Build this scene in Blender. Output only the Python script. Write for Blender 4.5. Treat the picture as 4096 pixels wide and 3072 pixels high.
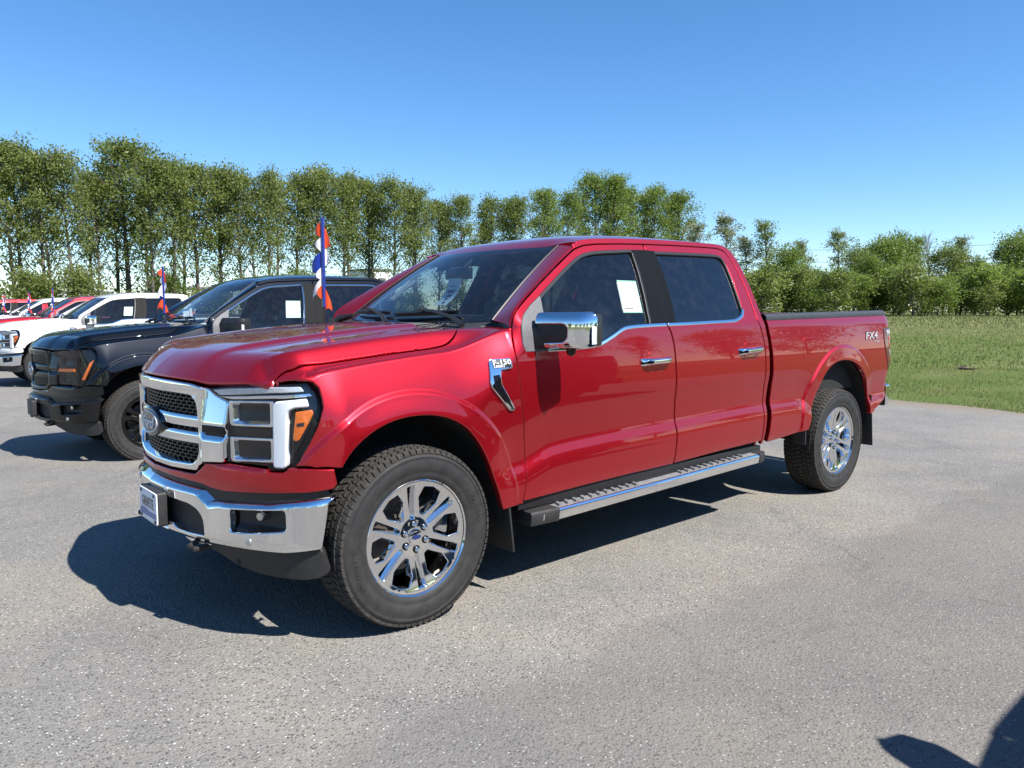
import bpy, bmesh, math, random
import numpy as np
from mathutils import Vector, Matrix
from mathutils.geometry import delaunay_2d_cdt
R = math.radians
for o in list(bpy.data.objects): bpy.data.objects.remove(o, do_unlink=True)
SC = bpy.context.scene
COL = SC.collection

# ------------------------------------------------------------------ camera
cam_d = bpy.data.cameras.new('camera'); cam = bpy.data.objects.new('camera', cam_d); COL.objects.link(cam)
CAM_P = Vector((-1.8846, -3.7633, 1.4306)); YAW, PITCH, ROLL = 0.7192, 0.0971, 0.0026
_f = Vector((math.sin(YAW)*math.cos(PITCH), math.cos(YAW)*math.cos(PITCH), -math.sin(PITCH)))
_r = Vector((math.cos(YAW), -math.sin(YAW), 0)); _u = _r.cross(_f)
_r2 = _r*math.cos(ROLL)+_u*math.sin(ROLL); _u2 = -_r*math.sin(ROLL)+_u*math.cos(ROLL)
cam.matrix_world = Matrix(((_r2.x,_u2.x,-_f.x,CAM_P.x),(_r2.y,_u2.y,-_f.y,CAM_P.y),(_r2.z,_u2.z,-_f.z,CAM_P.z),(0,0,0,1)))
cam_d.sensor_fit = 'HORIZONTAL'; cam_d.sensor_width = 36.0; cam_d.lens = 36.0*0.743
cam_d.clip_start = .05; cam_d.clip_end = 3000
SC.camera = cam
SC.render.resolution_x = 1024; SC.render.resolution_y = 768

# ------------------------------------------------------------------ sky and sun
SUN_DIR = Vector((.18, -.78, 1.0)).normalized()          # towards the sun
SUN_EL = math.asin(SUN_DIR.z); SUN_AZ = math.atan2(SUN_DIR.x, SUN_DIR.y)
world = bpy.data.worlds.new('World'); SC.world = world; world.use_nodes = True
wn = world.node_tree.nodes; wl = world.node_tree.links; wn.clear()
sky = wn.new('ShaderNodeTexSky'); sky.sky_type = 'NISHITA'; sky.sun_disc = False
sky.sun_elevation = SUN_EL; sky.sun_rotation = SUN_AZ
sky.altitude = 300; sky.air_density = .9; sky.dust_density = .08; sky.ozone_density = 4.0
bg = wn.new('ShaderNodeBackground'); bg.inputs[1].default_value = .097
wo = wn.new('ShaderNodeOutputWorld'); hsv = wn.new('ShaderNodeHueSaturation'); hsv.inputs['Saturation'].default_value = 1.2; wl.new(sky.outputs[0], hsv.inputs['Color']); wl.new(hsv.outputs[0], bg.inputs[0]); wl.new(bg.outputs[0], wo.inputs[0])
sd = bpy.data.lights.new('sun', 'SUN'); sd.energy = 4.8; sd.angle = R(.53); sd.color = (1, .955, .89)
sun = bpy.data.objects.new('sun', sd); COL.objects.link(sun); sun.location = (5, -20, 30)
sun.rotation_euler = (-SUN_DIR).to_track_quat('-Z', 'Y').to_euler()
vs = SC.view_settings; vs.view_transform = 'Standard'; vs.look = 'None'; vs.gamma = 1.0; vs.exposure = 1.04; vs.use_curve_mapping = False
SC.render.engine = 'CYCLES'
SC.cycles.max_bounces = 10; SC.cycles.transparent_max_bounces = 24; SC.cycles.caustics_reflective = False; SC.cycles.caustics_refractive = False
SC.cycles.sample_clamp_indirect = 6.0; SC.cycles.use_denoising = True

# ------------------------------------------------------------------ materials
MAT = {}
class NT:
    def __init__(s, name):
        m = bpy.data.materials.new(name); m.use_nodes = True; s.m = m; s.t = m.node_tree; s.t.nodes.clear()
        s.out = s.n('ShaderNodeOutputMaterial'); MAT[name] = m
    def n(s, typ, **kw):
        nd = s.t.nodes.new(typ)
        for k, v in kw.items():
            if k.startswith('i_'):
                key = k[2:]; key = int(key) if key.isdigit() else key.replace('_', ' ')
                nd.inputs[key].default_value = v
            else: setattr(nd, k, v)
        return nd
    def l(s, a, b): s.t.links.new(a, b)
    def ramp(s, fac, stops, interp='LINEAR'):
        r = s.n('ShaderNodeValToRGB'); r.color_ramp.interpolation = interp; e = r.color_ramp.elements
        while len(e) > 1: e.remove(e[-1])
        e[0].position = stops[0][0]; e[0].color = (*stops[0][1], 1)
        for p, c in stops[1:]:
            x = e.new(p); x.color = (*c, 1)
        s.l(fac, r.inputs[0]); return r.outputs[0]
    def mix(s, fac, a, b, mode='MIX'):
        x = s.n('ShaderNodeMix'); x.data_type = 'RGBA'; x.blend_type = mode
        for v, i in ((fac, 0), (a, 6), (b, 7)):
            if hasattr(v, 'is_linked') or hasattr(v, 'links'): s.l(v, x.inputs[i])
            elif i == 0: x.inputs[0].default_value = v
            else: x.inputs[i].default_value = (*v, 1)
        return x.outputs[2]
    def noise(s, scale, detail=4, rough=.55, vec=None, w=None):
        x = s.n('ShaderNodeTexNoise'); x.inputs['Scale'].default_value = scale; x.inputs['Detail'].default_value = detail; x.inputs['Roughness'].default_value = rough
        if vec is not None: s.l(vec, x.inputs['Vector'])
        return x.outputs[0]
    def voro(s, scale, vec=None, feature='F1', rnd=1.0):
        x = s.n('ShaderNodeTexVoronoi'); x.feature = feature; x.inputs['Scale'].default_value = scale; x.inputs['Randomness'].default_value = rnd
        if vec is not None: s.l(vec, x.inputs['Vector'])
        return x
    def obj(s): return s.n('ShaderNodeTexCoord').outputs['Object']
    def geo(s): return s.n('ShaderNodeNewGeometry').outputs['Position']
    def math(s, op, a, b=None):
        x = s.n('ShaderNodeMath'); x.operation = op
        for i, v in ((0, a), (1, b)):
            if v is None: continue
            if isinstance(v, (int, float)): x.inputs[i].default_value = v
            else: s.l(v, x.inputs[i])
        return x.outputs[0]
    def bump(s, h, strength=.3, dist=.01):
        b = s.n('ShaderNodeBump'); b.inputs['Strength'].default_value = strength; b.inputs['Distance'].default_value = dist; s.l(h, b.inputs['Height']); return b.outputs[0]
    def pbsdf(s, color=None, rough=.5, metal=0., coat=0., coatr=.03, spec=.5, normal=None, **kw):
        p = s.n('ShaderNodeBsdfPrincipled')
        if color is not None:
            if hasattr(color, 'links'): s.l(color, p.inputs['Base Color'])
            else: p.inputs['Base Color'].default_value = (*color, 1)
        if hasattr(rough, 'links'): s.l(rough, p.inputs['Roughness'])
        else: p.inputs['Roughness'].default_value = rough
        p.inputs['Metallic'].default_value = metal; p.inputs['Coat Weight'].default_value = coat; p.inputs['Coat Roughness'].default_value = coatr
        p.inputs['Specular IOR Level'].default_value = spec
        if normal is not None: s.l(normal, p.inputs['Normal'])
        for k, v in kw.items(): p.inputs[k.replace('_', ' ')].default_value = v
        s.l(p.outputs[0], s.out.inputs[0]); return p

def simple(name, color, rough=.5, metal=0., coat=0., coatr=.03, spec=.5, var=.0, vscale=8., bump=0., bscale=200.):
    t = NT(name); c = color; nrm = None
    if var > 0:
        nz = t.noise(vscale, 5, .6, t.obj())
        c = t.ramp(nz, [(.3, tuple(x*(1-var) for x in color)), (.7, tuple(min(1, x*(1+var)) for x in color))])
    if bump > 0: nrm = t.bump(t.noise(bscale, 3, .6, t.obj()), bump, .002)
    t.pbsdf(c, rough, metal, coat, coatr, spec, nrm); return t.m

def paint(name, color, metal, rough, flake=.0, dust=.05):
    t = NT(name); ob = t.obj()
    nz = t.noise(1400, 1, .5, ob)
    c = t.mix(t.math('MULTIPLY', nz, flake), color, tuple(min(1, x*2.2+.002) for x in color)) if flake else None
    base = c if c is not None else color
    # a film of road dust that thins upwards in streaks
    d = t.ramp(t.noise(9, 6, .7, ob), [(.42, (0, 0, 0)), (.85, (dust,)*3)])
    col = t.mix(d, base, (.42, .39, .35))
    rn = t.ramp(t.noise(3.5, 4, .6, ob), [(.3, (.004,)*3), (.8, (.03,)*3)])
    p = t.pbsdf(col, rough, metal, 1.0, .02); t.l(rn, p.inputs['Coat Roughness'])
    return t.m
paint('paint_red', (.43, .0040, .0115), .80, .38, .12, .002)
paint('paint_red2', (.50, .006, .012), .70, .42, .10, .005)
paint('paint_black', (.0045, .005, .0065), .95, .40, .06, .0015)
paint('paint_white', (.76, .76, .755), .0, .40, .0, .008)
simple('chrome', (.83, .84, .85), .045, 1.0, var=.03, vscale=4)
simple('chrome_dark', (.62, .62, .63), .07, 1.0)
simple('black_gloss', (.006, .006, .0065), .20, 0, 0, .04, .35)
simple('pillar_black', (.003, .0035, .0045), .55, 0, 0, .04, .10)
simple('decal_dark', (.10, .105, .11), .4)
simple('black_trim', (.012, .012, .013), .45, var=.2, vscale=30)
simple('black_plastic', (.020, .020, .0205), .6, var=.25, vscale=25, bump=.25, bscale=900)
simple('black_matte', (.008, .008, .008), .85)
simple('badge_white', (.72, .73, .75), .35)
simple('grey_plastic', (.115, .115, .12), .62, var=.12, vscale=60, bump=.35, bscale=1200)
simple('rail_plastic', (.032, .033, .035), .50, var=.2, vscale=20)
simple('step_rubber', (.17, .17, .172), .55, var=.25, vscale=25)
simple('steel', (.55, .55, .56), .22, 1.0, var=.08, vscale=10)
simple('iron', (.16, .145, .13), .55, .7, var=.3, vscale=30)
simple('underbody', (.016, .0155, .015), .8, var=.4, vscale=6)
simple('liner', (.014, .014, .014), .8, var=.3, vscale=12)
simple('drl_white', (.86, .88, .90), .28, 0, .5, .05)
simple('bulb_strip', (.62, .65, .68), .22, .35, .6, .05, var=.15, vscale=60)
simple('amber', (.62, .13, .008), .25, 0, .8, .04, var=.25, vscale=120)
simple('tail_red', (.34, .006, .008), .18, 0, 1., .03)
simple('tail_smoke', (.10, .02, .02), .15, 0, 1., .03)
simple('tail_clear', (.42, .40, .38), .2, .3, .8, .03)
simple('lamp_dark', (.006, .0065, .008), .10, .0, 0, .02, .3)
simple('grille_satin', (.010, .010, .010), .38)
simple('silver_paint', (.58, .59, .60), .30, .85)
simple('decal_grey', (.46, .47, .48), .38, .3)
simple('decal_black', (.012, .012, .013), .35)
simple('blue_oval', (.006, .022, .12), .22, 0, .8, .03)
simple('emblem_dark', (.022, .024, .03), .25, 0, .8, .03)
simple('plate_white', (.74, .76, .82), .38, var=.05, vscale=30)
simple('plate_blue', (.15, .19, .42), .4)
simple('plate_brown', (.20, .15, .10), .45)
simple('paper', (.55, .575, .565), .65, var=.03, vscale=20)
simple('paper_green', (.17, .36, .27), .6)
simple('ink', (.04, .05, .06), .6)
simple('ink_light', (.09, .14, .14), .6)
simple('tag_blue', (.56, .70, .80), .6)
simple('interior', (.030, .031, .034), .7, var=.2, vscale=10)
simple('interior_light', (.16, .17, .18), .65, var=.1, vscale=10)
simple('seat', (.035, .034, .034), .6, var=.2, vscale=25)
simple('flag_red', (.80, .075, .014), .45, var=.08, vscale=10)
simple('flag_white', (.76, .74, .76), .5, var=.05, vscale=10)
simple('flag_blue', (.012, .045, .36), .4, var=.1, vscale=10)
simple('pole_blue', (.012, .030, .24), .22, 0, .5)
simple('building_wall', (.70, .70, .68), .7, var=.08, vscale=2)
simple('building_dark', (.12, .12, .12), .7)
simple('wire', (.06, .06, .065), .6)
simple('utility_wood', (.16, .13, .10), .85, var=.3, vscale=4)

def tyre_mat():
    t = NT('tyre'); ob = t.obj()
    c = t.ramp(t.noise(22, 5, .65, ob), [(.3, (.017, .017, .0175)), (.62, (.029, .0285, .028)), (.85, (.050, .047, .044))])
    t.pbsdf(c, .66, 0, 0, .03, .35, t.bump(t.noise(350, 3, .6, ob), .25, .002))
    t = NT('tread'); ob = t.obj()
    c = t.ramp(t.noise(30, 5, .65, ob), [(.3, (.022, .021, .0195)), (.6, (.048, .044, .039)), (.9, (.090, .080, .067))])
    t.pbsdf(c, .8, 0, 0, .03, .3, t.bump(t.noise(250, 3, .6, ob), .3, .002))
tyre_mat()

def glass_mat(name, tint, refl=1.0, ior=1.52, dust=1.0):
    t = NT(name)
    tr = t.n('ShaderNodeBsdfTransparent'); tr.inputs[0].default_value = (*tint, 1)
    gl = t.n('ShaderNodeBsdfGlossy'); gl.inputs['Roughness'].default_value = .006; gl.inputs[0].default_value = (refl, refl, refl, 1)
    fr = t.n('ShaderNodeFresnel'); bf = t.n('ShaderNodeNewGeometry').outputs['Backfacing']
    t.l(t.math('ADD', t.math('MULTIPLY', bf, 1/ior-ior), ior), fr.inputs[0])      # thin pane: the same reflection from either side
    mx = t.n('ShaderNodeMixShader'); t.l(fr.outputs[0], mx.inputs[0]); t.l(tr.outputs[0], mx.inputs[1]); t.l(gl.outputs[0], mx.inputs[2])
    # a thin even film of dust on the outside
    df = t.n('ShaderNodeBsdfDiffuse'); df.inputs[0].default_value = (.5, .5, .48, 1)
    d = t.ramp(t.noise(14, 6, .7, t.obj()), [(.45, (.006*dust,)*3), (.9, (.03*dust,)*3)])
    m2 = t.n('ShaderNodeMixShader'); t.l(d, m2.inputs[0]); t.l(mx.outputs[0], m2.inputs[1]); t.l(df.outputs[0], m2.inputs[2])
    t.l(m2.outputs[0], t.out.inputs[0]); return t.m
glass_mat('glass_front', (.60, .68, .69), 1.0, 1.55)
glass_mat('glass_side', (.42, .49, .52), 1.0, 1.6)
glass_mat('glass_tint', (.035, .04, .045), 1.0, 1.75)
glass_mat('lens_clear', (.94, .95, .96), 1.0, 1.45, .15)
# ------------------------------------------------------------------ mesh helpers
def new_obj(name, mesh, parent=None, mat=None):
    o = bpy.data.objects.new(name, mesh); COL.objects.link(o)
    if parent is not None: o.parent = parent
    if mat is not None and mesh is not None:
        if len(mesh.materials) == 0: mesh.materials.append(None)
        o.material_slots[0].link = 'OBJECT'; o.material_slots[0].material = MAT[mat] if isinstance(mat, str) else mat
    return o
def tag(o, label=None, cat=None, group=None, kind=None):
    if label: o['label'] = label
    if cat: o['category'] = cat
    if group: o['group'] = group
    if kind: o['kind'] = kind
    return o
def mk(name, V, F, N=None, smooth=True, angle=None):
    me = bpy.data.meshes.new(name); me.from_pydata([tuple(v) for v in V], [], [tuple(f) for f in F])
    me.validate(); me.update()
    if smooth:
        me.polygons.foreach_set('use_smooth', [True]*len(me.polygons))
        if angle is not None: me.set_sharp_from_angle(angle=R(angle))
    if N is not None and len(me.vertices) == len(N): me.normals_split_custom_set_from_vertices([tuple(n) for n in N])
    return me
class MB:
    def __init__(s): s.v = []; s.f = []
    def add(s, V, F):
        o = len(s.v); s.v += [tuple(map(float, v)) for v in V]; s.f += [tuple(i+o for i in f) for f in F]; return s
    def box(s, c, d, rot=None, taper=1.0):
        hx, hy, hz = d[0]/2, d[1]/2, d[2]/2; V = []
        for z in (-1, 1):
            k = taper if z > 0 else 1
            for x, y in ((-1, -1), (1, -1), (1, 1), (-1, 1)): V.append(Vector((x*hx*k, y*hy*k, z*hz)))
        if rot is not None: V = [rot @ v for v in V]
        V = [v+Vector(c) for v in V]
        return s.add(V, [(3, 2, 1, 0), (4, 5, 6, 7), (0, 1, 5, 4), (1, 2, 6, 5), (2, 3, 7, 6), (3, 0, 4, 7)])
    def tube(s, pts, rad, n=8, cap=True):
        pts = [Vector(p) for p in pts]; rr = rad if isinstance(rad, (list, tuple)) else [rad]*len(pts); V = []; F = []
        up = None
        for i, p in enumerate(pts):
            d = (pts[min(i+1, len(pts)-1)]-pts[max(i-1, 0)]).normalized()
            if up is None: up = d.orthogonal().normalized()
            a = (up-d*up.dot(d)).normalized(); b = d.cross(a); up = a
            for k in range(n):
                t = 2*math.pi*k/n; V.append(p+(a*math.cos(t)+b*math.sin(t))*rr[i])
        for i in range(len(pts)-1):
            for k in range(n):
                F.append((i*n+k, i*n+(k+1) % n, (i+1)*n+(k+1) % n, (i+1)*n+k))
        if cap: F.append(tuple(reversed(range(n)))); F.append(tuple(range((len(pts)-1)*n, len(pts)*n)))
        return s.add(V, F)
    def lathe_y(s, prof, n=64, close=False, c=(0, 0, 0)):
        # prof: (r, y); axis along y
        V = []; F = []; m = len(prof)
        for k in range(n):
            t = 2*math.pi*k/n
            for r, y in prof: V.append((c[0]+r*math.cos(t), c[1]+y, c[2]+r*math.sin(t)))
        for k in range(n):
            for j in range(m-1 if not close else m):
                j2 = (j+1) % m; k2 = (k+1) % n
                F.append((k*m+j, k*m+j2, k2*m+j2, k2*m+j))
        return s.add(V, F)
    def prism(s, poly, axis, a, b):
        # poly 2D extruded along axis from a to b ; axis 'x': poly=(y,z), 'y': (x,z), 'z': (x,y)
        def P(q, h): return {'x': (h, q[0], q[1]), 'y': (q[0], h, q[1]), 'z': (q[0], q[1], h)}[axis]
        n = len(poly); V = [P(q, a) for q in poly]+[P(q, b) for q in poly]
        F = [tuple(reversed(range(n))), tuple(range(n, 2*n))]+[(i, (i+1) % n, n+(i+1) % n, n+i) for i in range(n)]
        return s.add(V, F)
    def mesh(s, name, smooth=True, angle=32, bevel=0, fix=True):
        me = mk(name, s.v, s.f, None, smooth, None)
        if fix or bevel:
            bm = bmesh.new(); bm.from_mesh(me)
            if bevel:
                es = [e for e in bm.edges if len(e.link_faces) == 2 and e.calc_face_angle(0) > R(28)]
                bmesh.ops.bevel(bm, geom=es, offset=bevel, segments=2, affect='EDGES', profile=.6, clamp_overlap=True)
            bmesh.ops.recalc_face_normals(bm, faces=bm.faces[:]); bm.to_mesh(me); bm.free()
            if smooth: me.polygons.foreach_set('use_smooth', [True]*len(me.polygons))
        if smooth: me.set_sharp_from_angle(angle=R(angle))
        return me
def grid_mesh(name, fn, nu, nv, flip=False, thick=0, angle=None):
    """surface patch fn(u,v), u,v in 0..1"""
    u = np.linspace(0, 1, nu); v = np.linspace(0, 1, nv); U, V = np.meshgrid(u, v, indexing='ij')
    P = np.array(fn(U.ravel(), V.ravel())); e = 1e-4
    du = np.array(fn(U.ravel()+e, V.ravel()))-P; dv = np.array(fn(U.ravel(), V.ravel()+e))-P
    N = np.cross(du, dv); N /= np.linalg.norm(N, axis=1)[:, None]+1e-12
    if flip: N = -N
    F = []
    for i in range(nu-1):
        for j in range(nv-1):
            a, b, c, d = i*nv+j, (i+1)*nv+j, (i+1)*nv+j+1, i*nv+j+1
            F.append((d, c, b, a) if flip else (a, b, c, d))
    V0 = P
    if thick:
        n = len(P); V0 = np.concatenate([P, P-N*thick]); N = np.concatenate([N, -N])
        F2 = [tuple(n+i for i in reversed(f)) for f in F]
        ring = [i*nv for i in range(nu)]+[(nu-1)*nv+j for j in range(1, nv)]+[i*nv+nv-1 for i in range(nu-2, -1, -1)]+[j for j in range(nv-2, 0, -1)]
        ex = []
        for k in range(len(ring)):
            a, b = ring[k], ring[(k+1) % len(ring)]; ex.append((a, a+n, b+n, b) if not flip else (b, b+n, a+n, a))
        F = F+F2+ex
        me = mk(name, V0, F, None, True, 40); return me
    return mk(name, V0, F, N)
def densify(poly, step):
    out = []; n = len(poly)
    for i in range(n):
        a = np.array(poly[i], float); b = np.array(poly[(i+1) % n], float); k = max(1, int(math.ceil(np.linalg.norm(b-a)/step)))
        for j in range(k): out.append(a+(b-a)*j/k)
    return np.array(out)
def rounded(poly, rad, n=4):
    """round the corners of a polygon; rad is a number or a list"""
    out = []; m = len(poly)
    for i in range(m):
        p = np.array(poly[i], float); a = np.array(poly[i-1], float)-p; b = np.array(poly[(i+1) % m], float)-p
        r = rad[i] if isinstance(rad, (list, tuple)) else rad
        la, lb = np.linalg.norm(a), np.linalg.norm(b); r2 = min(r, la*.48, lb*.48)
        if r2 < 1e-5: out.append(tuple(p)); continue
        A = p+a/la*r2; B = p+b/lb*r2
        for k in range(n+1):
            t = k/n; out.append(tuple((1-t)**2*A+2*t*(1-t)*p+t*t*B))
    return out
def smooth_line(pts, n=6):
    """Catmull-Rom through an open list of points"""
    P = [np.array(p, float) for p in pts]; out = []
    for i in range(len(P)-1):
        a = P[max(i-1, 0)]; b = P[i]; c = P[i+1]; d = P[min(i+2, len(P)-1)]
        for k in range(n):
            t = k/n; out.append(tuple(.5*((2*b)+(-a+c)*t+(2*a-5*b+4*c-d)*t*t+(-a+3*b-3*c+d)*t**3)))
    out.append(tuple(P[-1])); return out
def area2(p): x, y = np.array(p).T; return .5*np.sum(x*np.roll(y, -1)-y*np.roll(x, -1))
def inside(pts, loops):
    pts = np.asarray(pts); c = np.zeros(len(pts), bool)
    for L in loops:
        x0, y0 = L.T; x1, y1 = np.roll(x0, -1), np.roll(y0, -1)
        for i in range(len(L)):
            if y0[i] == y1[i]: continue
            m = ((y0[i] > pts[:, 1]) != (y1[i] > pts[:, 1])) & (pts[:, 0] < (x1[i]-x0[i])*(pts[:, 1]-y0[i])/(y1[i]-y0[i])+x0[i])
            c ^= m
    return c
def bdist(pts, loops):
    d = np.full(len(pts), 9.)
    for L in loops:
        A = L; B = np.roll(L, -1, 0); AB = B-A; l2 = (AB**2).sum(1)+1e-12
        for s in range(0, len(pts), 4000):
            q = pts[s:s+4000]; t = np.clip(((q[:, None]-A[None])*AB[None]).sum(2)/l2, 0, 1)
            r = np.linalg.norm(q[:, None]-(A[None]+t[..., None]*AB[None]), axis=2).min(1); d[s:s+4000] = np.minimum(d[s:s+4000], r)
    return d
def panel(name, outer, fmap, holes=(), step=.03, roll=.004, depth=.012, flip=False, bstep=None, extra=None, flare=0.):
    """a sheet-metal panel: a 2D outline laid on the surface fmap(u,v) with rolled edges and a return flange"""
    bstep = bstep or step; loops = []
    for i, L in enumerate([outer]+list(holes)):
        L = densify(L, bstep)
        if (area2(L) > 0) != (i == 0): L = L[::-1].copy()
        loops.append(L)
    pts = []; disp = []; kind = []; outd = []; cons = []
    rings0 = []
    for L in loops:
        a = L-np.roll(L, 1, 0); b = np.roll(L, -1, 0)-L
        a /= np.linalg.norm(a, axis=1)[:, None]+1e-12; b /= np.linalg.norm(b, axis=1)[:, None]+1e-12
        t = a+b; t /= np.linalg.norm(t, axis=1)[:, None]+1e-9; nin = np.stack([-t[:, 1], t[:, 0]], 1)
        for q, (ds, dp) in enumerate(((0., 1.), (.3, .286), (1.05, 0.))):
            base = len(pts)
            if q == 0: rings0.append((base, len(L)))
            for k in range(len(L)):
                pts.append(L[k]+nin[k]*roll*ds); disp.append(dp*roll); kind.append(q); outd.append(-nin[k])
            if q == 0: cons += [(base+k, base+(k+1) % len(L)) for k in range(len(L))]
    allp = np.concatenate(loops); lo = allp.min(0); hi = allp.max(0)
    gx = np.arange(lo[0]+step*.37, hi[0], step); gy = np.arange(lo[1]+step*.41, hi[1], step)
    G = np.array([(x, y) for x in gx for y in gy]) if len(gx) and len(gy) else np.zeros((0, 2))
    if len(G):
        G = G[inside(G, loops)]
        if len(G): G = G[bdist(G, loops) > roll+step*.42]
    if extra is not None and len(extra):
        X = np.asarray(extra); X = X[inside(X, loops)]; X = X[bdist(X, loops) > roll*1.3]
        if len(G):
            keep = np.ones(len(G), bool)
            for c in range(0, len(G), 500): keep[c:c+500] = np.linalg.norm(G[c:c+500, None]-X[None], axis=2).min(1) > step*.5
            G = G[keep]
        G = np.concatenate([G, X]) if len(G) else X
    for g in G: pts.append(g); disp.append(0.); kind.append(3); outd.append(np.zeros(2))
    pts = np.array(pts)
    res = delaunay_2d_cdt([Vector((p[0], p[1])) for p in pts], cons, [], 0, 1e-7)
    ov, of, oo = res[0], res[2], res[3]
    src = [o[0] if o else -1 for o in oo]
    UV = np.array([(v.x, v.y) for v in ov]); tris = np.array([f for f in of if len(f) == 3])
    cen = UV[tris].mean(1); tris = tris[inside(cen, loops)]
    dsp = np.array([disp[i] if i >= 0 else 0 for i in src]); kd = np.array([kind[i] if i >= 0 else 3 for i in src]); od = np.array([outd[i] if i >= 0 else (0, 0) for i in src], float)
    def ev(uv): return np.stack([np.broadcast_to(np.asarray(c, float), (len(uv),)) for c in fmap(uv[:, 0], uv[:, 1])], 1)
    P = ev(UV); e = 2e-4; Du = (ev(UV+[e, 0])-ev(UV-[e, 0]))/(2*e); Dv = (ev(UV+[0, e])-ev(UV-[0, e]))/(2*e)
    N = np.cross(Du, Dv); N /= np.linalg.norm(N, axis=1)[:, None]+1e-12
    if flip: N = -N
    O = Du*od[:, :1]+Dv*od[:, 1:]; O /= np.linalg.norm(O, axis=1)[:, None]+1e-12
    P3 = P-N*dsp[:, None]; N3 = N.copy()
    m = kd == 0; N3[m] = .92*O[m]+.40*N[m]
    m = kd == 1; N3[m] = .66*O[m]+.75*N[m]
    N3 /= np.linalg.norm(N3, axis=1)[:, None]+1e-12
    V = list(P3); NN = list(N3); F = [tuple(int(i) for i in (t[::-1] if flip else t)) for t in tris]
    inv = {}
    for i, s_ in enumerate(oo):
        for q in s_: inv[q] = i
    dd = depth
    for ri, (base, n) in enumerate(rings0):
        ids = [inv.get(base+k) for k in range(n)]
        if any(i is None for i in ids): continue
        o1 = len(V)
        fl = flare if ri > 0 else 0.
        FNv = O*dd+N*fl; FNv /= np.linalg.norm(FNv, axis=1)[:, None]+1e-12       # the wall leans towards the opening by flare
        for i in ids: V.append(P3[i]); NN.append(FNv[i])
        for i in ids: V.append(P3[i]-N[i]*dd+O[i]*fl); NN.append(FNv[i])
        for k in range(n):
            a, b, c, d = o1+k, o1+(k+1) % n, o1+n+(k+1) % n, o1+n+k
            F.append((a, b, c, d) if flip else (d, c, b, a))
    return mk(name, V, F, NN)
def text_uv(s, size, shear=0.0, track=1.0, res=2):
    cu = bpy.data.curves.new('t', 'FONT'); cu.body = s; cu.size = size; cu.shear = shear; cu.space_character = track; cu.resolution_u = res; cu.offset = size*.012
    ob = bpy.data.objects.new('t', cu); COL.objects.link(ob); dg = bpy.context.evaluated_depsgraph_get()
    me = bpy.data.meshes.new_from_object(ob.evaluated_get(dg)); V = np.array([v.co[:2] for v in me.vertices]); F = [tuple(p.vertices) for p in me.polygons]
    bpy.data.objects.remove(ob, do_unlink=True); bpy.data.meshes.remove(me); bpy.data.curves.remove(cu)
    return V, F
def text_mesh(name, s, size, fmap, org, du=(1, 0), dv=(0, 1), h=.003, shear=0, track=1.0, center=False, sx=1.0, flip=False, extra=None):
    """raised lettering laid on a surface: glyph plane -> (u,v) -> fmap, proud by h"""
    V, F = text_uv(s, size, shear, track); V = V*[sx, 1]
    if center: V = V-[(V[:, 0].min()+V[:, 0].max())/2, (V[:, 1].min()+V[:, 1].max())/2]
    UV = np.array(org)+V[:, :1]*np.array(du)+V[:, 1:]*np.array(dv)
    def ev(uv): return np.stack([np.broadcast_to(np.asarray(c, float), (len(uv),)) for c in fmap(uv[:, 0], uv[:, 1])], 1)
    P = ev(UV); e = 2e-4; N = np.cross(ev(UV+[e, 0])-P, ev(UV+[0, e])-P); N /= np.linalg.norm(N, axis=1)[:, None]+1e-15
    if flip: N = -N
    n = len(P); VV = list(P+N*h)+list(P-N*.001)
    # boundary edges for side walls
    cnt = {}
    for f in F:
        for i in range(len(f)):
            a, b = f[i], f[(i+1) % len(f)]; cnt[(a, b)] = 1
    FF = list(F)+[(b, a, a+n, b+n) for (a, b) in cnt if (b, a) not in cnt]
    me = mk(name, VV, FF, None, False)
    bm = bmesh.new(); bm.from_mesh(me); bmesh.ops.recalc_face_normals(bm, faces=bm.faces[:]); bm.to_mesh(me); bm.free()
    return me
# ------------------------------------------------------------------ the truck body as smooth functions (metres, front axle at x=0, nose towards -x)
def sst(a,b,x):
    t=np.clip((np.asarray(x,float)-a)/(b-a),0,1); return t*t*(3-2*t)
def pchip(xs,ys):
    xs=np.array(xs,float); ys=np.array(ys,float); h=np.diff(xs); d=np.diff(ys)/h
    m=np.zeros(len(xs)); m[0]=d[0]; m[-1]=d[-1]
    for i in range(1,len(xs)-1):
        if d[i-1]*d[i]>0:
            w1=2*h[i]+h[i-1]; w2=h[i]+2*h[i-1]; m[i]=(w1+w2)/(w1/d[i-1]+w2/d[i])
    def f(x):
        x=np.asarray(x,float); i=np.clip(np.searchsorted(xs,x)-1,0,len(xs)-2)
        t=(x-xs[i])/h[i]; lo=t<0; hi=t>1; tc=np.clip(t,0,1)
        r=(1+2*tc)*(1-tc)**2*ys[i]+tc*(1-tc)**2*h[i]*m[i]+tc*tc*(3-2*tc)*ys[i+1]+tc*tc*(tc-1)*h[i]*m[i+1]
        return r+np.where(lo,(x-xs[0])*m[0],0)+np.where(hi,(x-xs[-1])*m[-1],0)
    return f
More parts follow.
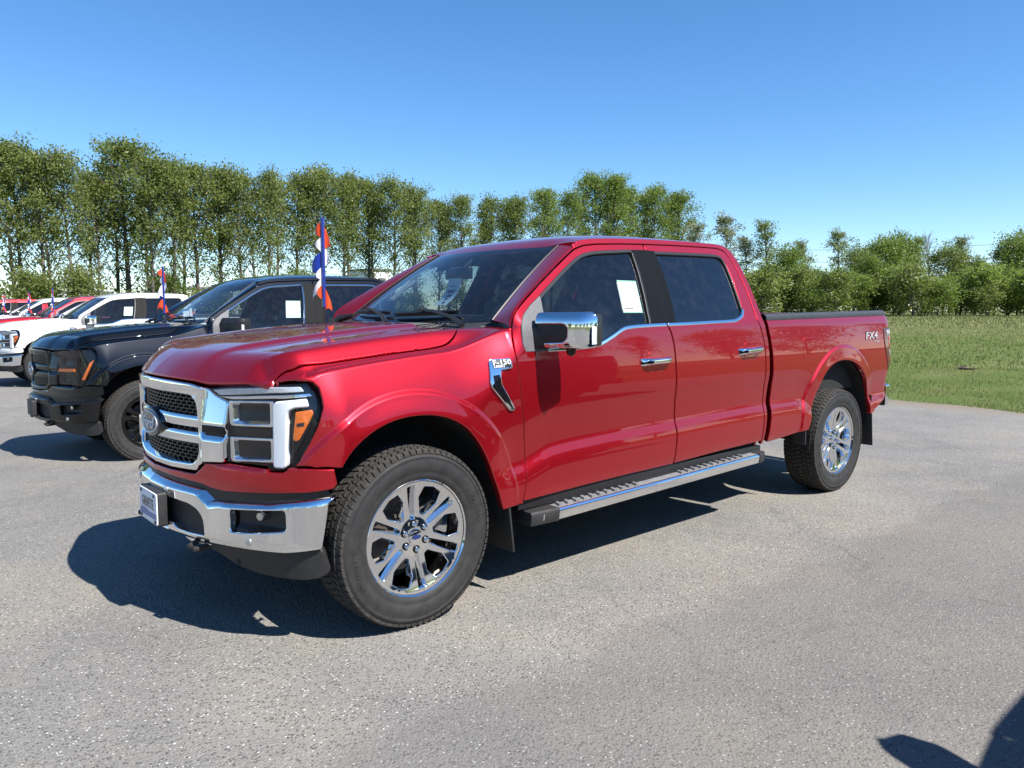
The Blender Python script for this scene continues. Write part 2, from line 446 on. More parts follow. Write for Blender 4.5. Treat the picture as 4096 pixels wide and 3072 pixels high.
# plan line of the nose: x as a function of |y|
PLY=[0,.15,.3,.45,.6,.75,.85,.92,.965,.985,.992]
PLX=[-.855,-.845,-.818,-.776,-.725,-.66,-.60,-.53,-.45,-.38,-.25]
nose_x=pchip(PLY,PLX)
nose_y=pchip(PLX,PLY)          # inverse, valid for x in [-.855,-.25]
_yy=np.concatenate([np.linspace(0,.9,400),np.linspace(.9,.992,400)[1:]]); _xx=nose_x(_yy)
_ss=np.concatenate([[0],np.cumsum(np.hypot(np.diff(_yy),np.diff(_xx)))])
def s_of_y(y): return np.interp(np.abs(y),_yy,_ss)*np.sign(y)
def s_of_x(x): return np.interp(x,_xx,_ss)
def nose_at(s): 
    a=np.abs(s); return np.interp(a,_ss,_xx),np.interp(a,_ss,_yy)*np.sign(s)
hood_top=pchip([-.9,-.75,-.6,-.4,-.2,0,.2,.42,.7],[1.207,1.237,1.262,1.290,1.313,1.333,1.349,1.362,1.374])
hood_edge=pchip([0,.226,.39,.47,.55,.7,.82],[1.127,1.124,1.118,1.110,1.112,1.121,1.130])
def yk(x):
    b=nose_y(np.clip(np.asarray(x,float)-.03,-.855,-.26))-.035; a=.90
    return np.maximum(.79,.5*(a+b-np.sqrt((a-b)**2+.0003)))
def H(x,y):
    y=np.abs(y); d=x-(nose_x(np.minimum(y,.9))+.03)
    m=sst(.2,.64,x)
    k=yk(x); side=.094*sst(k-.125,k-.004,y)*(1-m)+.012*m*sst(.6,.9,y)
    bulge=.017*sst(.42,.35,y)*sst(-.78,-.5,x)-.015
    h=hood_top(x)+bulge-.012*(y/.6)**2*sst(.9,.5,y)-side
    xe=nose_x(np.minimum(y,.9))+.03; he=hood_top(xe)-.015-.012*(y/.6)**2*sst(.9,.5,y)-.094*sst(yk(xe)-.125,yk(xe)-.004,y)
    return h-(he-hood_edge(y))*np.clip(1-d/.17,0,1)**2.4
zcrease=pchip([-.6,.3,.62,.72,.85,1.2,1.86,2.84,3.31,3.45,3.57,3.8,4.4,4.6,5.0],[.66,.66,.675,.705,.742,.76,.777,.798,.797,.77,.70,.69,.70,.735,.75])
LOW=pchip([-.40,-.36,-.32,-.27,-.2,-.12,-.075,-.012,0,.010,.1,.2,.3],[.90,.925,.945,.965,.975,.978,.9735,.9568,.9552,.9560,.966,.980,.986])
def base_y(x,z):
    q=z-zcrease(x); lo=LOW(q); up=.985-.23*(z-1.0)**2
    w=sst(.1,.28,q); b=lo*(1-w)+up*w
    flat=np.minimum(.985,.985-.5*np.clip(.6-z,0,1)**2); fw=sst(.62,.35,x); 
    b=b+(np.where(z<1.0,flat,up)-b)*fw
    g=.955-.46*(z-1.34)-.14*(z-1.34)**2
    w=sst(1.29,1.41,z)
    return b*(1-w)+g*w
FC=(-.02,.455); RC=(4.01,.55)
def side_y(x,z):
    x=np.asarray(x,float); z=np.asarray(z,float)
    b=base_y(x,z)
    # nose rounding in plan
    xx=np.clip(x-.03,-.855,-.26); b=b-np.where(x<-.24,.985-np.minimum(nose_y(xx),.985),0)
    # front fender shoulder
    Y0=yk(x); zs=H(x,Y0); m=sst(.25,.64,x); D=.34-.20*m-.10*sst(-.2,-.45,x)
    t=np.clip((zs-z)/D,0,1); f=Y0+(b-Y0)*(1-(1-t)**1.7)
    k=sst(.66,.56,x); b=b*(1-k)+f*k
    # arch flares
    r=np.hypot(x-FC[0],(z-FC[1])); b=b+.014*sst(.628,.600,r)+.005*sst(.60,.52,r)
    r=np.hypot(x-RC[0],(z-RC[1])); b=b+.014*sst(.620,.592,r)+.005*sst(.59,.50,r)
    # tail rounding
    b=b-.05*np.clip((x-4.80)/.14,0,1)**3
    return b
def P_side(x, z, off=0.): return x, -(side_y(x, z)+off), z
def side_off(off): return lambda x, z: P_side(x, z, off)
def P_hood(x, t):
    x = np.asarray(x, float); t = np.asarray(t, float); a = np.abs(t); k = yk(x); zs = H(x, k)
    top = a <= k; z = np.where(top, H(x, np.minimum(a, k)), zs-(a-k)); y = np.where(top, a, side_y(x, np.where(top, zs, z)))
    return x, -y*np.sign(t), z
def t_of(x, z): k = yk(np.array([x])); return float((k+H(np.array([x]), k))[0]-z)
def P_nose(off=0., wrap=False, fz=None):
    def f(s, z):
        x, y = nose_at(s); o = off if fz is None else off+fz(s, z)
        x = x+o
        if wrap:
            w = sst(.82, .95, np.abs(y)); y = np.sign(y)*(np.abs(y)*(1-w)+(side_y(x, z)-max(off-.026, -.004)*.9)*w)
        return x, -y, np.asarray(z, float)+0*x
    return f
def S(y): return float(s_of_y(y))
def sz(pts): return [(S(y), z) for y, z in pts]
def strip(line, w0, w1):
    L = np.array(line, float); a = np.gradient(L, axis=0); a /= np.linalg.norm(a, axis=1)[:, None]; n = np.stack([-a[:, 1], a[:, 0]], 1)
    return [tuple(p) for p in L+n*w0]+[tuple(p) for p in (L+n*w1)[::-1]]
def shrink(poly, d):
    L = np.array(poly, float)
    if area2(L) < 0: L = L[::-1]
    a = L-np.roll(L, 1, 0); b = np.roll(L, -1, 0)-L; a /= np.linalg.norm(a, axis=1)[:, None]+1e-12; b /= np.linalg.norm(b, axis=1)[:, None]+1e-12
    n = np.stack([-(a+b)[:, 1], (a+b)[:, 0]], 1); n /= np.linalg.norm(n, axis=1)[:, None]+1e-9
    return [tuple(p) for p in L+n*d]

PARTS = []            # (key, name, mesh, role, parent key, y-mirror, location)
def part(key, name, mesh, role, parent=None, mirror=False, loc=(0, 0, 0)): PARTS.append((key, name, mesh, role, parent, mirror, loc)); return key
def both(key, name, mesh, role, parent=None):
    """left and right of the truck share one mesh"""
    if parent is None:
        part(key+'L', name, mesh, role, None, False); part(key+'R', name, mesh, role, None, True)
    else:
        part(key+'L', name, mesh, role, parent+'L', False); part(key+'R', name, mesh, role, parent+'R', False)

# ---- hood
edge = [(float(nose_x(abs(t)))+.032, t) for t in np.linspace(-.79, .79, 41)]
seamL = smooth_line([(-.580, .791), (-.556, .797), (-.532, .810), (-.504, .829), (-.44, .846), (-.359, .854), (-.171, .858), (0, .860), (.118, .861), (.20, .858), (.265, .848), (.325, .820), (.380, .770), (.415, .715)], 4)
rear = [(.385+.035*(t/.69)**2, t) for t in np.linspace(.69, -.69, 21)]
seamR = [(x, -t) for x, t in seamL][::-1]
hood_poly = edge+seamL+rear+seamR
part('hood', 'hood', panel('hood', shrink(hood_poly, .001), P_hood, step=.028, roll=.004, depth=.022, flip=True, extra=np.array([(x, sg*t) for x in np.arange(-.72, .5, .024) for t in (.34, .355, .37, .385, .40, .415)+tuple(float(yk(x))+d for d in (-.140, -.128, -.117, -.106, -.095, -.084, -.073, -.062, -.051, -.040, -.029)) for sg in (-1, 1)])), 'body')
# ---- front fender
arch_f = smooth_line([(-.405, .690), (-.392, .76), (-.355, .83), (-.281, .893), (-.189, .937), (-.095, .960), (.0, .965), (.10, .955), (.19, .925), (.27, .872), (.338, .792), (.396, .690), (.441, .584), (.472, .499), (.490, .455)], 3)
door_front_seam = smooth_line([(.634, .455), (.640, .50), (.655, .58), (.664, .677), (.643, .804), (.618, .96), (.599, 1.11), (.583, 1.222), (.590, 1.294), (.602, 1.34)], 3)
fo = [(x, t+.003) for x, t in seamL[::-1]]
fo = [(.424, .722)]+fo[2:]
lamp_edge = [(-.566, 1.133), (-.50, 1.139), (-.462, 1.135), (-.442, 1.112), (-.437, 1.07), (-.439, 1.03), (-.464, .955), (-.496, .88), (-.526, .815), (-.540, .793)]
fo += [(x, t_of(x, z)) for x, z in lamp_edge]
fo += [(x, t_of(x, z)) for x, z in [(-.48, .788), (-.40, .784)]]
fo += [(x, t_of(x, z)) for x, z in arch_f[4:]]
fo += [(x, t_of(x, z)) for x, z in door_front_seam]
fo += [(.620, .86), (.640, .79), (.642, .735), (.605, .722), (.54, .715), (.47, .712)]
def arcs(c, radii, stp=.011):
    out = []
    for r in radii:
        n = int(2*math.pi*r/stp)
        for k in range(n):
            a = 2*math.pi*k/n; out.append((c[0]+r*math.cos(a), c[1]+r*math.sin(a)))
    return np.array(out)
FLARE = (.520, .540, .560, .580, .592, .600, .607, .614, .621, .628, .636, .648)
ax_ = arcs(FC, FLARE); ax_ = ax_[ax_[:, 1] < 1.15]; ax_[:, 1] = yk(ax_[:, 0])+H(ax_[:, 0], yk(ax_[:, 0]))-ax_[:, 1]
both('fender', 'front_fender', panel('front_fender', shrink(fo, .001), P_hood, step=.024, roll=.005, depth=.03, flip=True, bstep=.014, extra=np.concatenate([ax_, np.array([(x, t) for x in np.arange(.30, .64, .022) for t in (.76, .775, .79, .805, .82, .835, .85, .865, .88, .893)])])), 'body')
# ---- doors
FD = [(.606, 1.377), (.616, 1.400), (.648, 1.434), (.724, 1.484), (.863, 1.568), (1.027, 1.662), (1.159, 1.734), (1.237, 1.774), (1.324, 1.799), (1.431, 1.813), (1.651, 1.828), (1.882, 1.839),
      (1.878, 1.775), (1.868, 1.71), (1.855, 1.622), (1.834, 1.515), (1.810, 1.406), (1.800, 1.345), (1.828, 1.299), (1.847, 1.231), (1.858, 1.114), (1.868, .95), (1.890, .779), (1.895, .679), (1.889, .587), (1.884, .492),
      (1.484, .488), (1.103, .480), (.873, .472), (.634, .468)]
FD = FD+[(.640, .50), (.655, .58), (.664, .677), (.643, .804), (.618, .96), (.599, 1.11), (.583, 1.222), (.590, 1.294), (.600, 1.345)]
FW = [(.826, 1.501), (.913, 1.553), (1.082, 1.651), (1.213, 1.719), (1.295, 1.750), (1.406, 1.770), (1.588, 1.785), (1.750, 1.795), (1.747, 1.754), (1.735, 1.666), (1.707, 1.537), (1.679, 1.43), (1.655, 1.345),
      (1.462, 1.332), (1.397, 1.320), (1.314, 1.285), (1.219, 1.249), (1.154, 1.236), (.971, 1.228), (.821, 1.226), (.650, 1.226), (.634, 1.265), (.634, 1.323), (.641, 1.362), (.678, 1.408), (.744, 1.456)]
def crease_pts(x0, x1): return np.array([(x, float(zcrease(x))+d) for x in np.arange(x0, x1, .017) for d in (-.13, -.10, -.085, -.07, -.055, -.038, -.022, -.012, -.005, .002, .009, .017, .03)])
both('fdoor', 'front_door', panel('front_door', shrink(rounded(FD, .012, 2), .003), P_side, holes=[rounded(FW, .015, 2)], step=.026, roll=.004, depth=.02, bstep=.02, extra=crease_pts(.66, 1.9)), 'body')
RD = [(1.885, 1.839), (2.158, 1.849), (2.511, 1.857), (2.699, 1.859), (2.764, 1.846), (2.798, 1.805), (2.814, 1.744), (2.825, 1.661), (2.826, 1.567), (2.815, 1.458), (2.805, 1.372), (2.827, 1.302), (2.853, 1.232), (2.866, 1.177), (2.872, 1.08), (2.878, .963), (2.893, .795), (2.887, .697), (2.880, .524),
      (2.373, .512), (1.889, .494), (1.892, .587), (1.899, .679), (1.894, .779), (1.872, .95), (1.862, 1.114), (1.851, 1.231), (1.832, 1.299), (1.804, 1.345), (1.814, 1.406), (1.838, 1.515), (1.859, 1.622), (1.872, 1.71), (1.882, 1.775)]
RW = [(1.960, 1.797), (2.298, 1.806), (2.568, 1.811), (2.667, 1.809), (2.708, 1.785), (2.719, 1.729), (2.712, 1.636), (2.690, 1.50), (2.682, 1.440), (2.640, 1.395), (2.560, 1.370), (2.499, 1.362), (2.227, 1.355), (1.880, 1.347), (1.905, 1.43), (1.935, 1.55), (1.955, 1.68)]
both('rdoor', 'rear_door', panel('rear_door', shrink(rounded(RD, .012, 2), .003), P_side, holes=[rounded(RW, .015, 2)], step=.026, roll=.004, depth=.02, bstep=.02, extra=crease_pts(1.88, 2.9)), 'body')
# windows, seals, bright belt line
G_F = [(.815, 1.496)]+FW[1:13]+[(1.462, 1.332), (1.397, 1.320), (1.314, 1.285), (1.219, 1.249), (1.154, 1.236), (.971, 1.228), (.795, 1.226)]
both('fglass', 'window_glass', panel('window_glass', shrink(G_F, -.012), side_off(-.014), step=.05, roll=.001, depth=.004), 'glass_side', 'fdoor')
both('rglass', 'window_glass', panel('window_glass', shrink(RW, -.012), side_off(-.014), step=.05, roll=.001, depth=.004), 'glass_tint', 'rdoor')
sail = [(.648, 1.222), (.634, 1.265), (.634, 1.323), (.641, 1.362), (.678, 1.408), (.744, 1.456), (.828, 1.503), (.836, 1.49), (.818, 1.40), (.806, 1.30), (.806, 1.222)]
both('sail', 'sail_panel', panel('sail_panel', sail, side_off(.002), step=.03, roll=.006, depth=.02), 'grey_plastic', 'fdoor')
both('fseal', 'window_seal', panel('window_seal', strip(smooth_line([(.826, 1.501), (.913, 1.553), (1.082, 1.651), (1.213, 1.719), (1.295, 1.750), (1.406, 1.770), (1.588, 1.785), (1.748, 1.795), (1.747, 1.754), (1.735, 1.666), (1.707, 1.537), (1.679, 1.43), (1.655, 1.347)], 3), .002, -.017), side_off(.0015), step=.05, roll=.004, depth=.012, bstep=.03), 'seal', 'fdoor')
both('rseal', 'window_seal', panel('window_seal', strip(smooth_line([(1.955, 1.797), (2.298, 1.806), (2.568, 1.811), (2.667, 1.807), (2.706, 1.785), (2.717, 1.729), (2.710, 1.636), (2.690, 1.50), (2.682, 1.440)], 3), .002, -.017), side_off(.0015), step=.05, roll=.004, depth=.012, bstep=.03), 'seal', 'rdoor')
both('fbelt', 'belt_trim', panel('belt_trim', strip(smooth_line([(.806, 1.2285), (.971, 1.2295), (1.154, 1.239), (1.219, 1.252), (1.314, 1.288), (1.397, 1.323), (1.462, 1.334), (1.60, 1.341), (1.795, 1.346)], 4), .013, -.009), side_off(.004), step=.04, roll=.006, depth=.015, bstep=.03), 'bright', 'fdoor')
both('rbelt', 'belt_trim', panel('belt_trim', strip(smooth_line([(1.808, 1.346), (2.0, 1.349), (2.227, 1.355), (2.499, 1.362), (2.570, 1.372), (2.645, 1.398), (2.685, 1.438)], 4), .013, -.009), side_off(.004), step=.04, roll=.006, depth=.015, bstep=.03), 'bright', 'rdoor')
both('fpil', 'pillar_trim', panel('pillar_trim', [(1.745, 1.797), (1.879, 1.803), (1.8725, 1.71), (1.859, 1.622), (1.838, 1.515), (1.814, 1.406), (1.803, 1.358), (1.652, 1.353), (1.677, 1.43), (1.705, 1.537), (1.733, 1.666), (1.743, 1.754)], side_off(.0025), step=.05, roll=.002, depth=.014), 'pillar', 'fdoor')
both('rpil', 'pillar_trim', panel('pillar_trim', [(1.882, 1.803), (1.965, 1.801), (1.962, 1.68), (1.943, 1.55), (1.913, 1.43), (1.889, 1.358), (1.804, 1.358), (1.8145, 1.406), (1.8385, 1.515), (1.8595, 1.622), (1.873, 1.71)], side_off(.0025), step=.05, roll=.002, depth=.014), 'pillar', 'rdoor')
def handle(x0, x1, z0, z1):
    m = MB(); n = 14; V = []; F = []
    for i in range(n+1):
        q = i/n; x = x0+(x1-x0)*q; zc = z0+(z1-z0)*q
        lift = .042*min(1, 5.5*min(q, 1-q))**.5; hh = .021
        y = float(side_y(np.array([x]), np.array([zc]))[0])
        prof = [(-hh, -.004), (-hh, lift*.55), (-hh*.5, lift), (hh*.5, lift), (hh, lift*.55), (hh, -.004), (hh*.3, -.004 if q in (0, 1) else lift-.022), (-hh*.3, -.004 if q in (0, 1) else lift-.022)]
        for dz, dy in prof: V.append((x, -(y+dy), zc+dz))
    k = 8
    for i in range(n):
        for j in range(k): F.append((i*k+j, i*k+(j+1) % k, (i+1)*k+(j+1) % k, (i+1)*k+j))
    F += [tuple(range(k)), tuple(range(n*k, (n+1)*k))]
    m.add(V, F); return m.mesh('door_handle', angle=40, bevel=.003)
both('fhand', 'door_handle', handle(1.530, 1.808, 1.133, 1.139), 'bright', 'fdoor')
both('rhand', 'door_handle', handle(2.538, 2.822, 1.159, 1.170), 'bright', 'rdoor')
def cup(cx, cz, rx, rz):
    o = [(cx+rx*math.copysign(abs(math.cos(a))**.6, math.cos(a)), cz+rz*math.copysign(abs(math.sin(a))**.6, math.sin(a))) for a in np.linspace(0, 2*math.pi, 33)[:-1]]
    def f(x, z):
        r = np.clip(((x-cx)/rx)**2+((z-cz)/rz)**2, 0, 1)
        return x, -(side_y(x, z)+.0015-.022*(1-r)**.8), z
    return panel('handle_recess', o, f, step=.012, roll=.001, depth=.002)
both('fcup', 'handle_recess', cup(1.668, 1.135, .075, .062), 'body', 'fdoor')
both('rcup', 'handle_recess', cup(2.678, 1.163, .075, .062), 'body', 'rdoor')
# ---- cab side ring (rail, rear pillar)
rail_in = [(1.237, 1.778), (1.324, 1.803), (1.431, 1.817), (1.651, 1.832), (1.885, 1.843), (2.158, 1.853), (2.511, 1.861), (2.703, 1.863), (2.769, 1.849), (2.803, 1.806), (2.819, 1.744), (2.830, 1.661), (2.831, 1.567), (2.820, 1.458), (2.810, 1.372), (2.832, 1.302), (2.858, 1.232), (2.871, 1.177), (2.877, 1.08), (2.883, .963), (2.898, .795), (2.892, .697), (2.885, .50)]
rail_out = [(2.908, .50), (2.925, .70), (2.933, .767), (2.932, .89), (2.922, 1.10), (2.912, 1.20), (2.892, 1.29), (2.878, 1.37), (2.886, 1.45), (2.893, 1.57), (2.893, 1.70), (2.880, 1.80), (2.850, 1.850), (2.790, 1.880), (2.703, 1.890), (2.511, 1.888), (2.158, 1.880), (1.885, 1.870), (1.651, 1.859), (1.431, 1.844), (1.324, 1.830), (1.237, 1.803)]
both('cabside', 'cab_side', panel('cab_side', rail_in+rail_out, P_side, step=.03, roll=.003, depth=.02, bstep=.02), 'body')
# ---- roof
ze = pchip([1.1, 1.237, 1.324, 1.431, 1.651, 1.885, 2.158, 2.511, 2.703, 2.79, 2.85, 2.893], [1.76, 1.803, 1.830, 1.844, 1.859, 1.870, 1.880, 1.888, 1.890, 1.880, 1.850, 1.78])
zc_ = pchip([1.1, 1.2, 1.3, 1.5, 1.7, 2.0, 2.3, 2.6, 2.8, 2.90], [1.795, 1.826, 1.855, 1.893, 1.914, 1.926, 1.926, 1.915, 1.895, 1.86])
def head_x(y): return 1.135+.105*(np.abs(y)/.59)**2
def roof_z(x, y):
    e = ze(x); yr = side_y(x, e); q = np.clip(np.abs(y)/yr, 0, 1.02); c = zc_(x)
    d = np.clip(1-(x-head_x(np.minimum(np.abs(y), .62)))/.16, 0, 1)
    return c-(c-e)*(.6*q**2+.4*q**7)-.022*d*d*sst(.70, .5, np.abs(y))
def yr_(x): return float(side_y(np.array([x]), np.array([float(ze(x))]))[0])-.001
roof_poly = [(float(head_x(y)), y) for y in np.linspace(-.60, .60, 25)]
xs_r = [1.27, 1.32, 1.40, 1.55, 1.75, 2.0, 2.25, 2.5, 2.65, 2.74, 2.80, 2.84, 2.865]
roof_poly += [(x, yr_(x)) for x in xs_r]+[(2.885-.02*(y/.6)**4, y) for y in np.linspace(.60, -.60, 11)]+[(x, -yr_(x)) for x in xs_r[::-1]]
part('roof', 'roof', panel('roof', roof_poly, lambda x, y: (x, y, roof_z(x, y)), step=.04, roll=.002, depth=.02), 'body')
# roof ditch seam lines
# ---- A pillar
ws_edge_b = np.array((.635, .729, 1.3735)); ws_edge_t = np.array((1.243, .590, 1.797))
ap_seam = np.array(smooth_line([(.600, 1.345), (.606, 1.377), (.620, 1.404), (.648, 1.436), (.724, 1.488), (.863, 1.572), (1.027, 1.666), (1.159, 1.738), (1.237, 1.778)], 5))
_al = np.concatenate([[0], np.cumsum(np.linalg.norm(np.diff(ap_seam, axis=0), axis=1))]); _al /= _al[-1]
def ws_curve(u):
    u = np.asarray(u); base = ws_edge_b[None]+(ws_edge_t-ws_edge_b)[None]*u[:, None]; base[:, 2] += .018*4*u*(1-u); return base
def apil(u, v):
    u = np.asarray(u); v = np.asarray(v); x = np.interp(u, _al, ap_seam[:, 0]); z = np.interp(u, _al, ap_seam[:, 1]); y = side_y(x, z)-.003
    A = np.stack([x, y, z], 1); B = ws_curve(u)
    P = A+(B-A)*v[:, None]; b = 4*v*(1-v); w = .012*np.sqrt(np.clip(b, 0, 1))
    P = P+np.stack([-w*.55, w*.45, w*.70], 1)
    P[:, 1] *= -1; return P
both('apillar', 'windshield_pillar', grid_mesh('windshield_pillar', apil, 40, 14, flip=False, thick=.012), 'body')
# ---- windshield
def wsf(off=0., inner=0.):
    def f(u, v):     # u across -1..1 scaled, v bottom->top
        u = np.asarray(u)*2-1; v = np.asarray(v); lo, hi = inner, 1-inner; vv = lo+(hi-lo)*v; uu = u*(1-inner)
        E = ws_curve(vv); yb = E[:, 1]+.012; x = E[:, 0]-(.115*(1-vv)+.108*vv)*(1-uu**2); z = E[:, 2]-.020*(1-vv)*(1-uu**2)+.0*vv
        return np.stack([x-off*.55, yb*uu, z+off*.83], 1)
    return f
part('windshield', 'windshield', grid_mesh('windshield', wsf(), 40, 24, flip=False), 'glass_front')
def frit(name, a, b, c, d):
    g = wsf(-.004); return grid_mesh(name, lambda u, v: g(a+(b-a)*np.asarray(u), c+(d-c)*np.asarray(v)), 24, 6)
part('frit1', 'windshield_border', frit('windshield_border', 0, 1, .93, 1), 'black_gloss', 'windshield')
part('frit2', 'windshield_border', frit('windshield_border', 0, 1, 0, .07), 'black_gloss', 'windshield')
part('frit3', 'windshield_border', frit('windshield_border', 0, .03, .07, .93), 'black_gloss', 'windshield')
part('frit4', 'windshield_border', frit('windshield_border', .97, 1, .07, .93), 'black_gloss', 'windshield')
for sgn in (-1, 1):
    m = MB(); E = ws_curve(np.linspace(0, 1, 20)); m.tube([(p[0]-.004, sgn*(p[1]+.006), p[2]+.004) for p in E], .006, 6)
    part(f'wseal{sgn}', 'windshield_molding', m.mesh('windshield_molding'), 'black_trim', 'windshield')
# rear window wall of the cab
m = MB(); m.prism([(-.93, .50), (.93, .50), (.93, 1.30), (.90, 1.40), (.71, 1.78), (.66, 1.835), (.55, 1.862), (-.55, 1.862), (-.66, 1.835), (-.71, 1.78), (-.90, 1.40), (-.93, 1.30)], 'x', 2.845, 2.870)
part('cabback', 'cab_back', m.mesh('cab_back'), 'body')
m = MB(); m.prism(rounded([(-.70, 1.40), (.70, 1.40), (.60, 1.76), (-.60, 1.76)], .05), 'x', 2.838, 2.8765)
part('backglass', 'rear_window', m.mesh('rear_window'), 'glass_dark', 'cabback')
# ---- cowl and wipers
def cowlf(u, v):
    u = np.asarray(u)*2-1; v = np.asarray(v); t = u*.72
    xa = .372+.035*(t/.69)**2; g = wsf()((u*.99+1)/2, np.full_like(u, .015)); za = H(xa, np.abs(t))-.010
    xx = xa+(g[:, 0]+.012-xa)*v; yy = t+(g[:, 1]-t)*v; zz = za+(g[:, 2]-.004-za)*v-.012*np.sin(np.pi*v)
    return np.stack([xx, yy, zz], 1)
part('cowl', 'cowl_panel', grid_mesh('cowl_panel', cowlf, 40, 8), 'black_plastic')
m = MB()
for i in range(26):
    u0 = .18+i*.025
    p = [cowlf(np.array([u0+d]), np.array([v]))[0] for d, v in ((0, .12), (.004, .85))]
    m.tube([q+np.array((0, 0, .004)) for q in p], .003, 5)
part('cowlslat', 'cowl_slats', m.mesh('cowl_slats'), 'rail_plastic', 'cowl')
def wiper(y0, y1, ya):
    m = MB(); g = wsf(.014)
    pb = [g(np.array([.5+y/1.5]), np.array([v]))[0] for y, v in [(y0+(y1-y0)*q, .055+.02*q) for q in np.linspace(0, 1, 9)]]
    m.tube([q+np.array((-.004, 0, .012)) for q in pb], [.004]+[.011]*7+[.004], 6); m.tube(pb, .005, 5)
    piv = cowlf(np.array([.5+ya/1.45]), np.array([.55]))[0]+np.array((0, 0, .012)); mid = pb[4]+np.array((-.012, 0, .028))
    m.tube([piv, piv+(mid-piv)*.25+np.array((0, 0, .022)), piv+(mid-piv)*.7+np.array((0, 0, .018)), mid], [.016, .013, .010, .008], 7)
    m.box(mid, (.03, .05, .018)); return m.mesh('wiper')
part('wip1', 'wiper', wiper(.06, -.50, -.62), 'black_trim'); part('wip2', 'wiper', wiper(.66, .12, .02), 'black_trim')
m = MB(); m.tube([(.44, .60, 1.352), (.47, .58, 1.378), (.52, .50, 1.395)], [.02, .018, .012], 8); m.box((.45, .61, 1.36), (.05, .06, .03))
part('wip3', 'wiper_arm', m.mesh('wiper_arm'), 'black_trim', 'wip2')
# ---- grille
def sym(half):  # half outline from top centre outwards to bottom centre -> closed outline over both sides
    h = sz(half); return h+[(-s, z) for s, z in h[::-1] if s > 1e-6]
def frame_fz(s, z):
    y = np.abs(nose_at(s)[1]); arm = sst(.43, .455, y)
    band = sst(1.045, 1.06, z); f = 5.0*(z-1.092)**2*band*(1-arm)
    f = f+arm*(.20*np.clip(z-.945, 0, 1)+.002)-arm*.012*sst(.905, .88, z)+arm*.5*np.clip(z-.880, 0, .02)*(z < .92)
    return f+.35*np.clip(.755-z, 0, 1)*(1-arm)
gr_out = [(0, 1.119), (.226, 1.117), (.38, 1.110), (.445, 1.098), (.50, 1.070), (.555, 1.052), (.581, 1.047), (.581, .786), (.445, .774), (.420, .755), (.386, .722), (.2, .714), (0, .712)]
gr_in = [(0, 1.061), (.25, 1.059), (.375, 1.056), (.410, 1.030), (.418, .96), (.418, .81), (.400, .775), (.365, .753), (.2, .747), (0, .745)]
slot = sz([(.452, .936), (.580, .936), (.580, .903), (.452, .903)])
def hole_mirror(h): return [(-s, z) for s, z in h]
part('gframe', 'grille_frame', panel('grille_frame', rounded(sym(gr_out), .012, 3), P_nose(.022, False, frame_fz), holes=[rounded(sym(gr_in), .02, 3)], step=.018, roll=.008, depth=.06, bstep=.012), 'bright')
for k, sg in (('a', 1), ('b', -1)):
    q = sz([(.452, .937), (.582, .937), (.582, .902), (.452, .902)]); q = [(s*sg, z) for s, z in q]
    part('gslot'+k, 'marker_strip', panel('marker_strip', rounded(q, .006), P_nose(.018, False, lambda s, z: 0*s), step=.03, roll=.003, depth=.02), 'lamp_dark', 'gframe')
def bar(name, z0, z1, off):
    zm = (z0+z1)/2; h = (z1-z0)/2
    fz = lambda s, z: .012*np.clip((z-zm)/h, 0, 1)**3+.002*((z-zm)/h)**2
    w = S(.424); return panel(name, rounded([(-w, z0), (w, z0), (w, z1), (-w, z1)], .004), P_nose(off, False, fz), step=.014, roll=.006, depth=.03)
part('gbar1', 'grille_bar', bar('grille_bar', .917, .972, .030), 'bright', 'gframe')
part('gbar2', 'grille_bar', bar('grille_bar', .846, .901, .030), 'bright', 'gframe')
m = MB()
f0 = P_nose(.072); f1 = P_nose(.056)
dz = .0158; dx = .046
for r in range(20):
    z = .755+r*dz
    for c in range(-11, 12):
        s0 = c*dx+(dx/2 if r % 2 else 0)
        if abs(s0) > S(.41): continue
        a = s0-dx*.40; b = s0+dx*.40
        for (sa, sb, za, zb) in ((a, b, z-.0028, z+.0028), (b-.004, b+.004, z-.002, z+dz*.9)):
            q = np.array([[sa, za], [sb, za], [sb, zb], [sa, zb]])
            A = np.stack(f1(q[:, 0], q[:, 1]), 1); B = np.stack(f0(q[:, 0], q[:, 1]), 1)
            m.add(list(A)+list(B), [(0, 1, 2, 3), (0, 4, 5, 1), (1, 5, 6, 2), (2, 6, 7, 3), (3, 7, 4, 0)])
part('gmesh', 'grille_mesh', m.mesh('grille_mesh', smooth=False), 'grille_black', 'gframe')
part('gback', 'grille_backing', panel('grille_backing', [(-S(.43), .735), (S(.43), .735), (S(.43), 1.07), (-S(.43), 1.07)], P_nose(.085), step=.05, roll=.001, depth=.01), 'black_matte', 'gframe')
# emblem: dark oval, bright ring, lettering
def oval(a, b, n=48, cz=.910): return [(a*math.cos(t), cz+b*math.sin(t)) for t in np.linspace(0, 2*math.pi, n+1)[:-1]]
part('emb0', 'emblem', panel('emblem', oval(.128, .068), P_nose(.012), step=.02, roll=.008, depth=.03), 'emblem_dark', 'gframe')
part('emb1', 'emblem_ring', panel('emblem_ring', oval(.114, .052), P_nose(.0065), holes=[oval(.106, .0455)], step=.02, roll=.0015, depth=.006), 'badge_white', 'gframe')
part('emb2', 'emblem_face', panel('emblem_face', oval(.104, .044), P_nose(.009), step=.02, roll=.002, depth=.004), 'emblem_face', 'gframe')
part('emb3', 'emblem_lettering', text_mesh('emblem_lettering', 'Ford', .074, P_nose(.008), (.0, .908), (1, 0), (0, 1), .003, .35, .92, True, 1.15), 'badge_white', 'gframe')
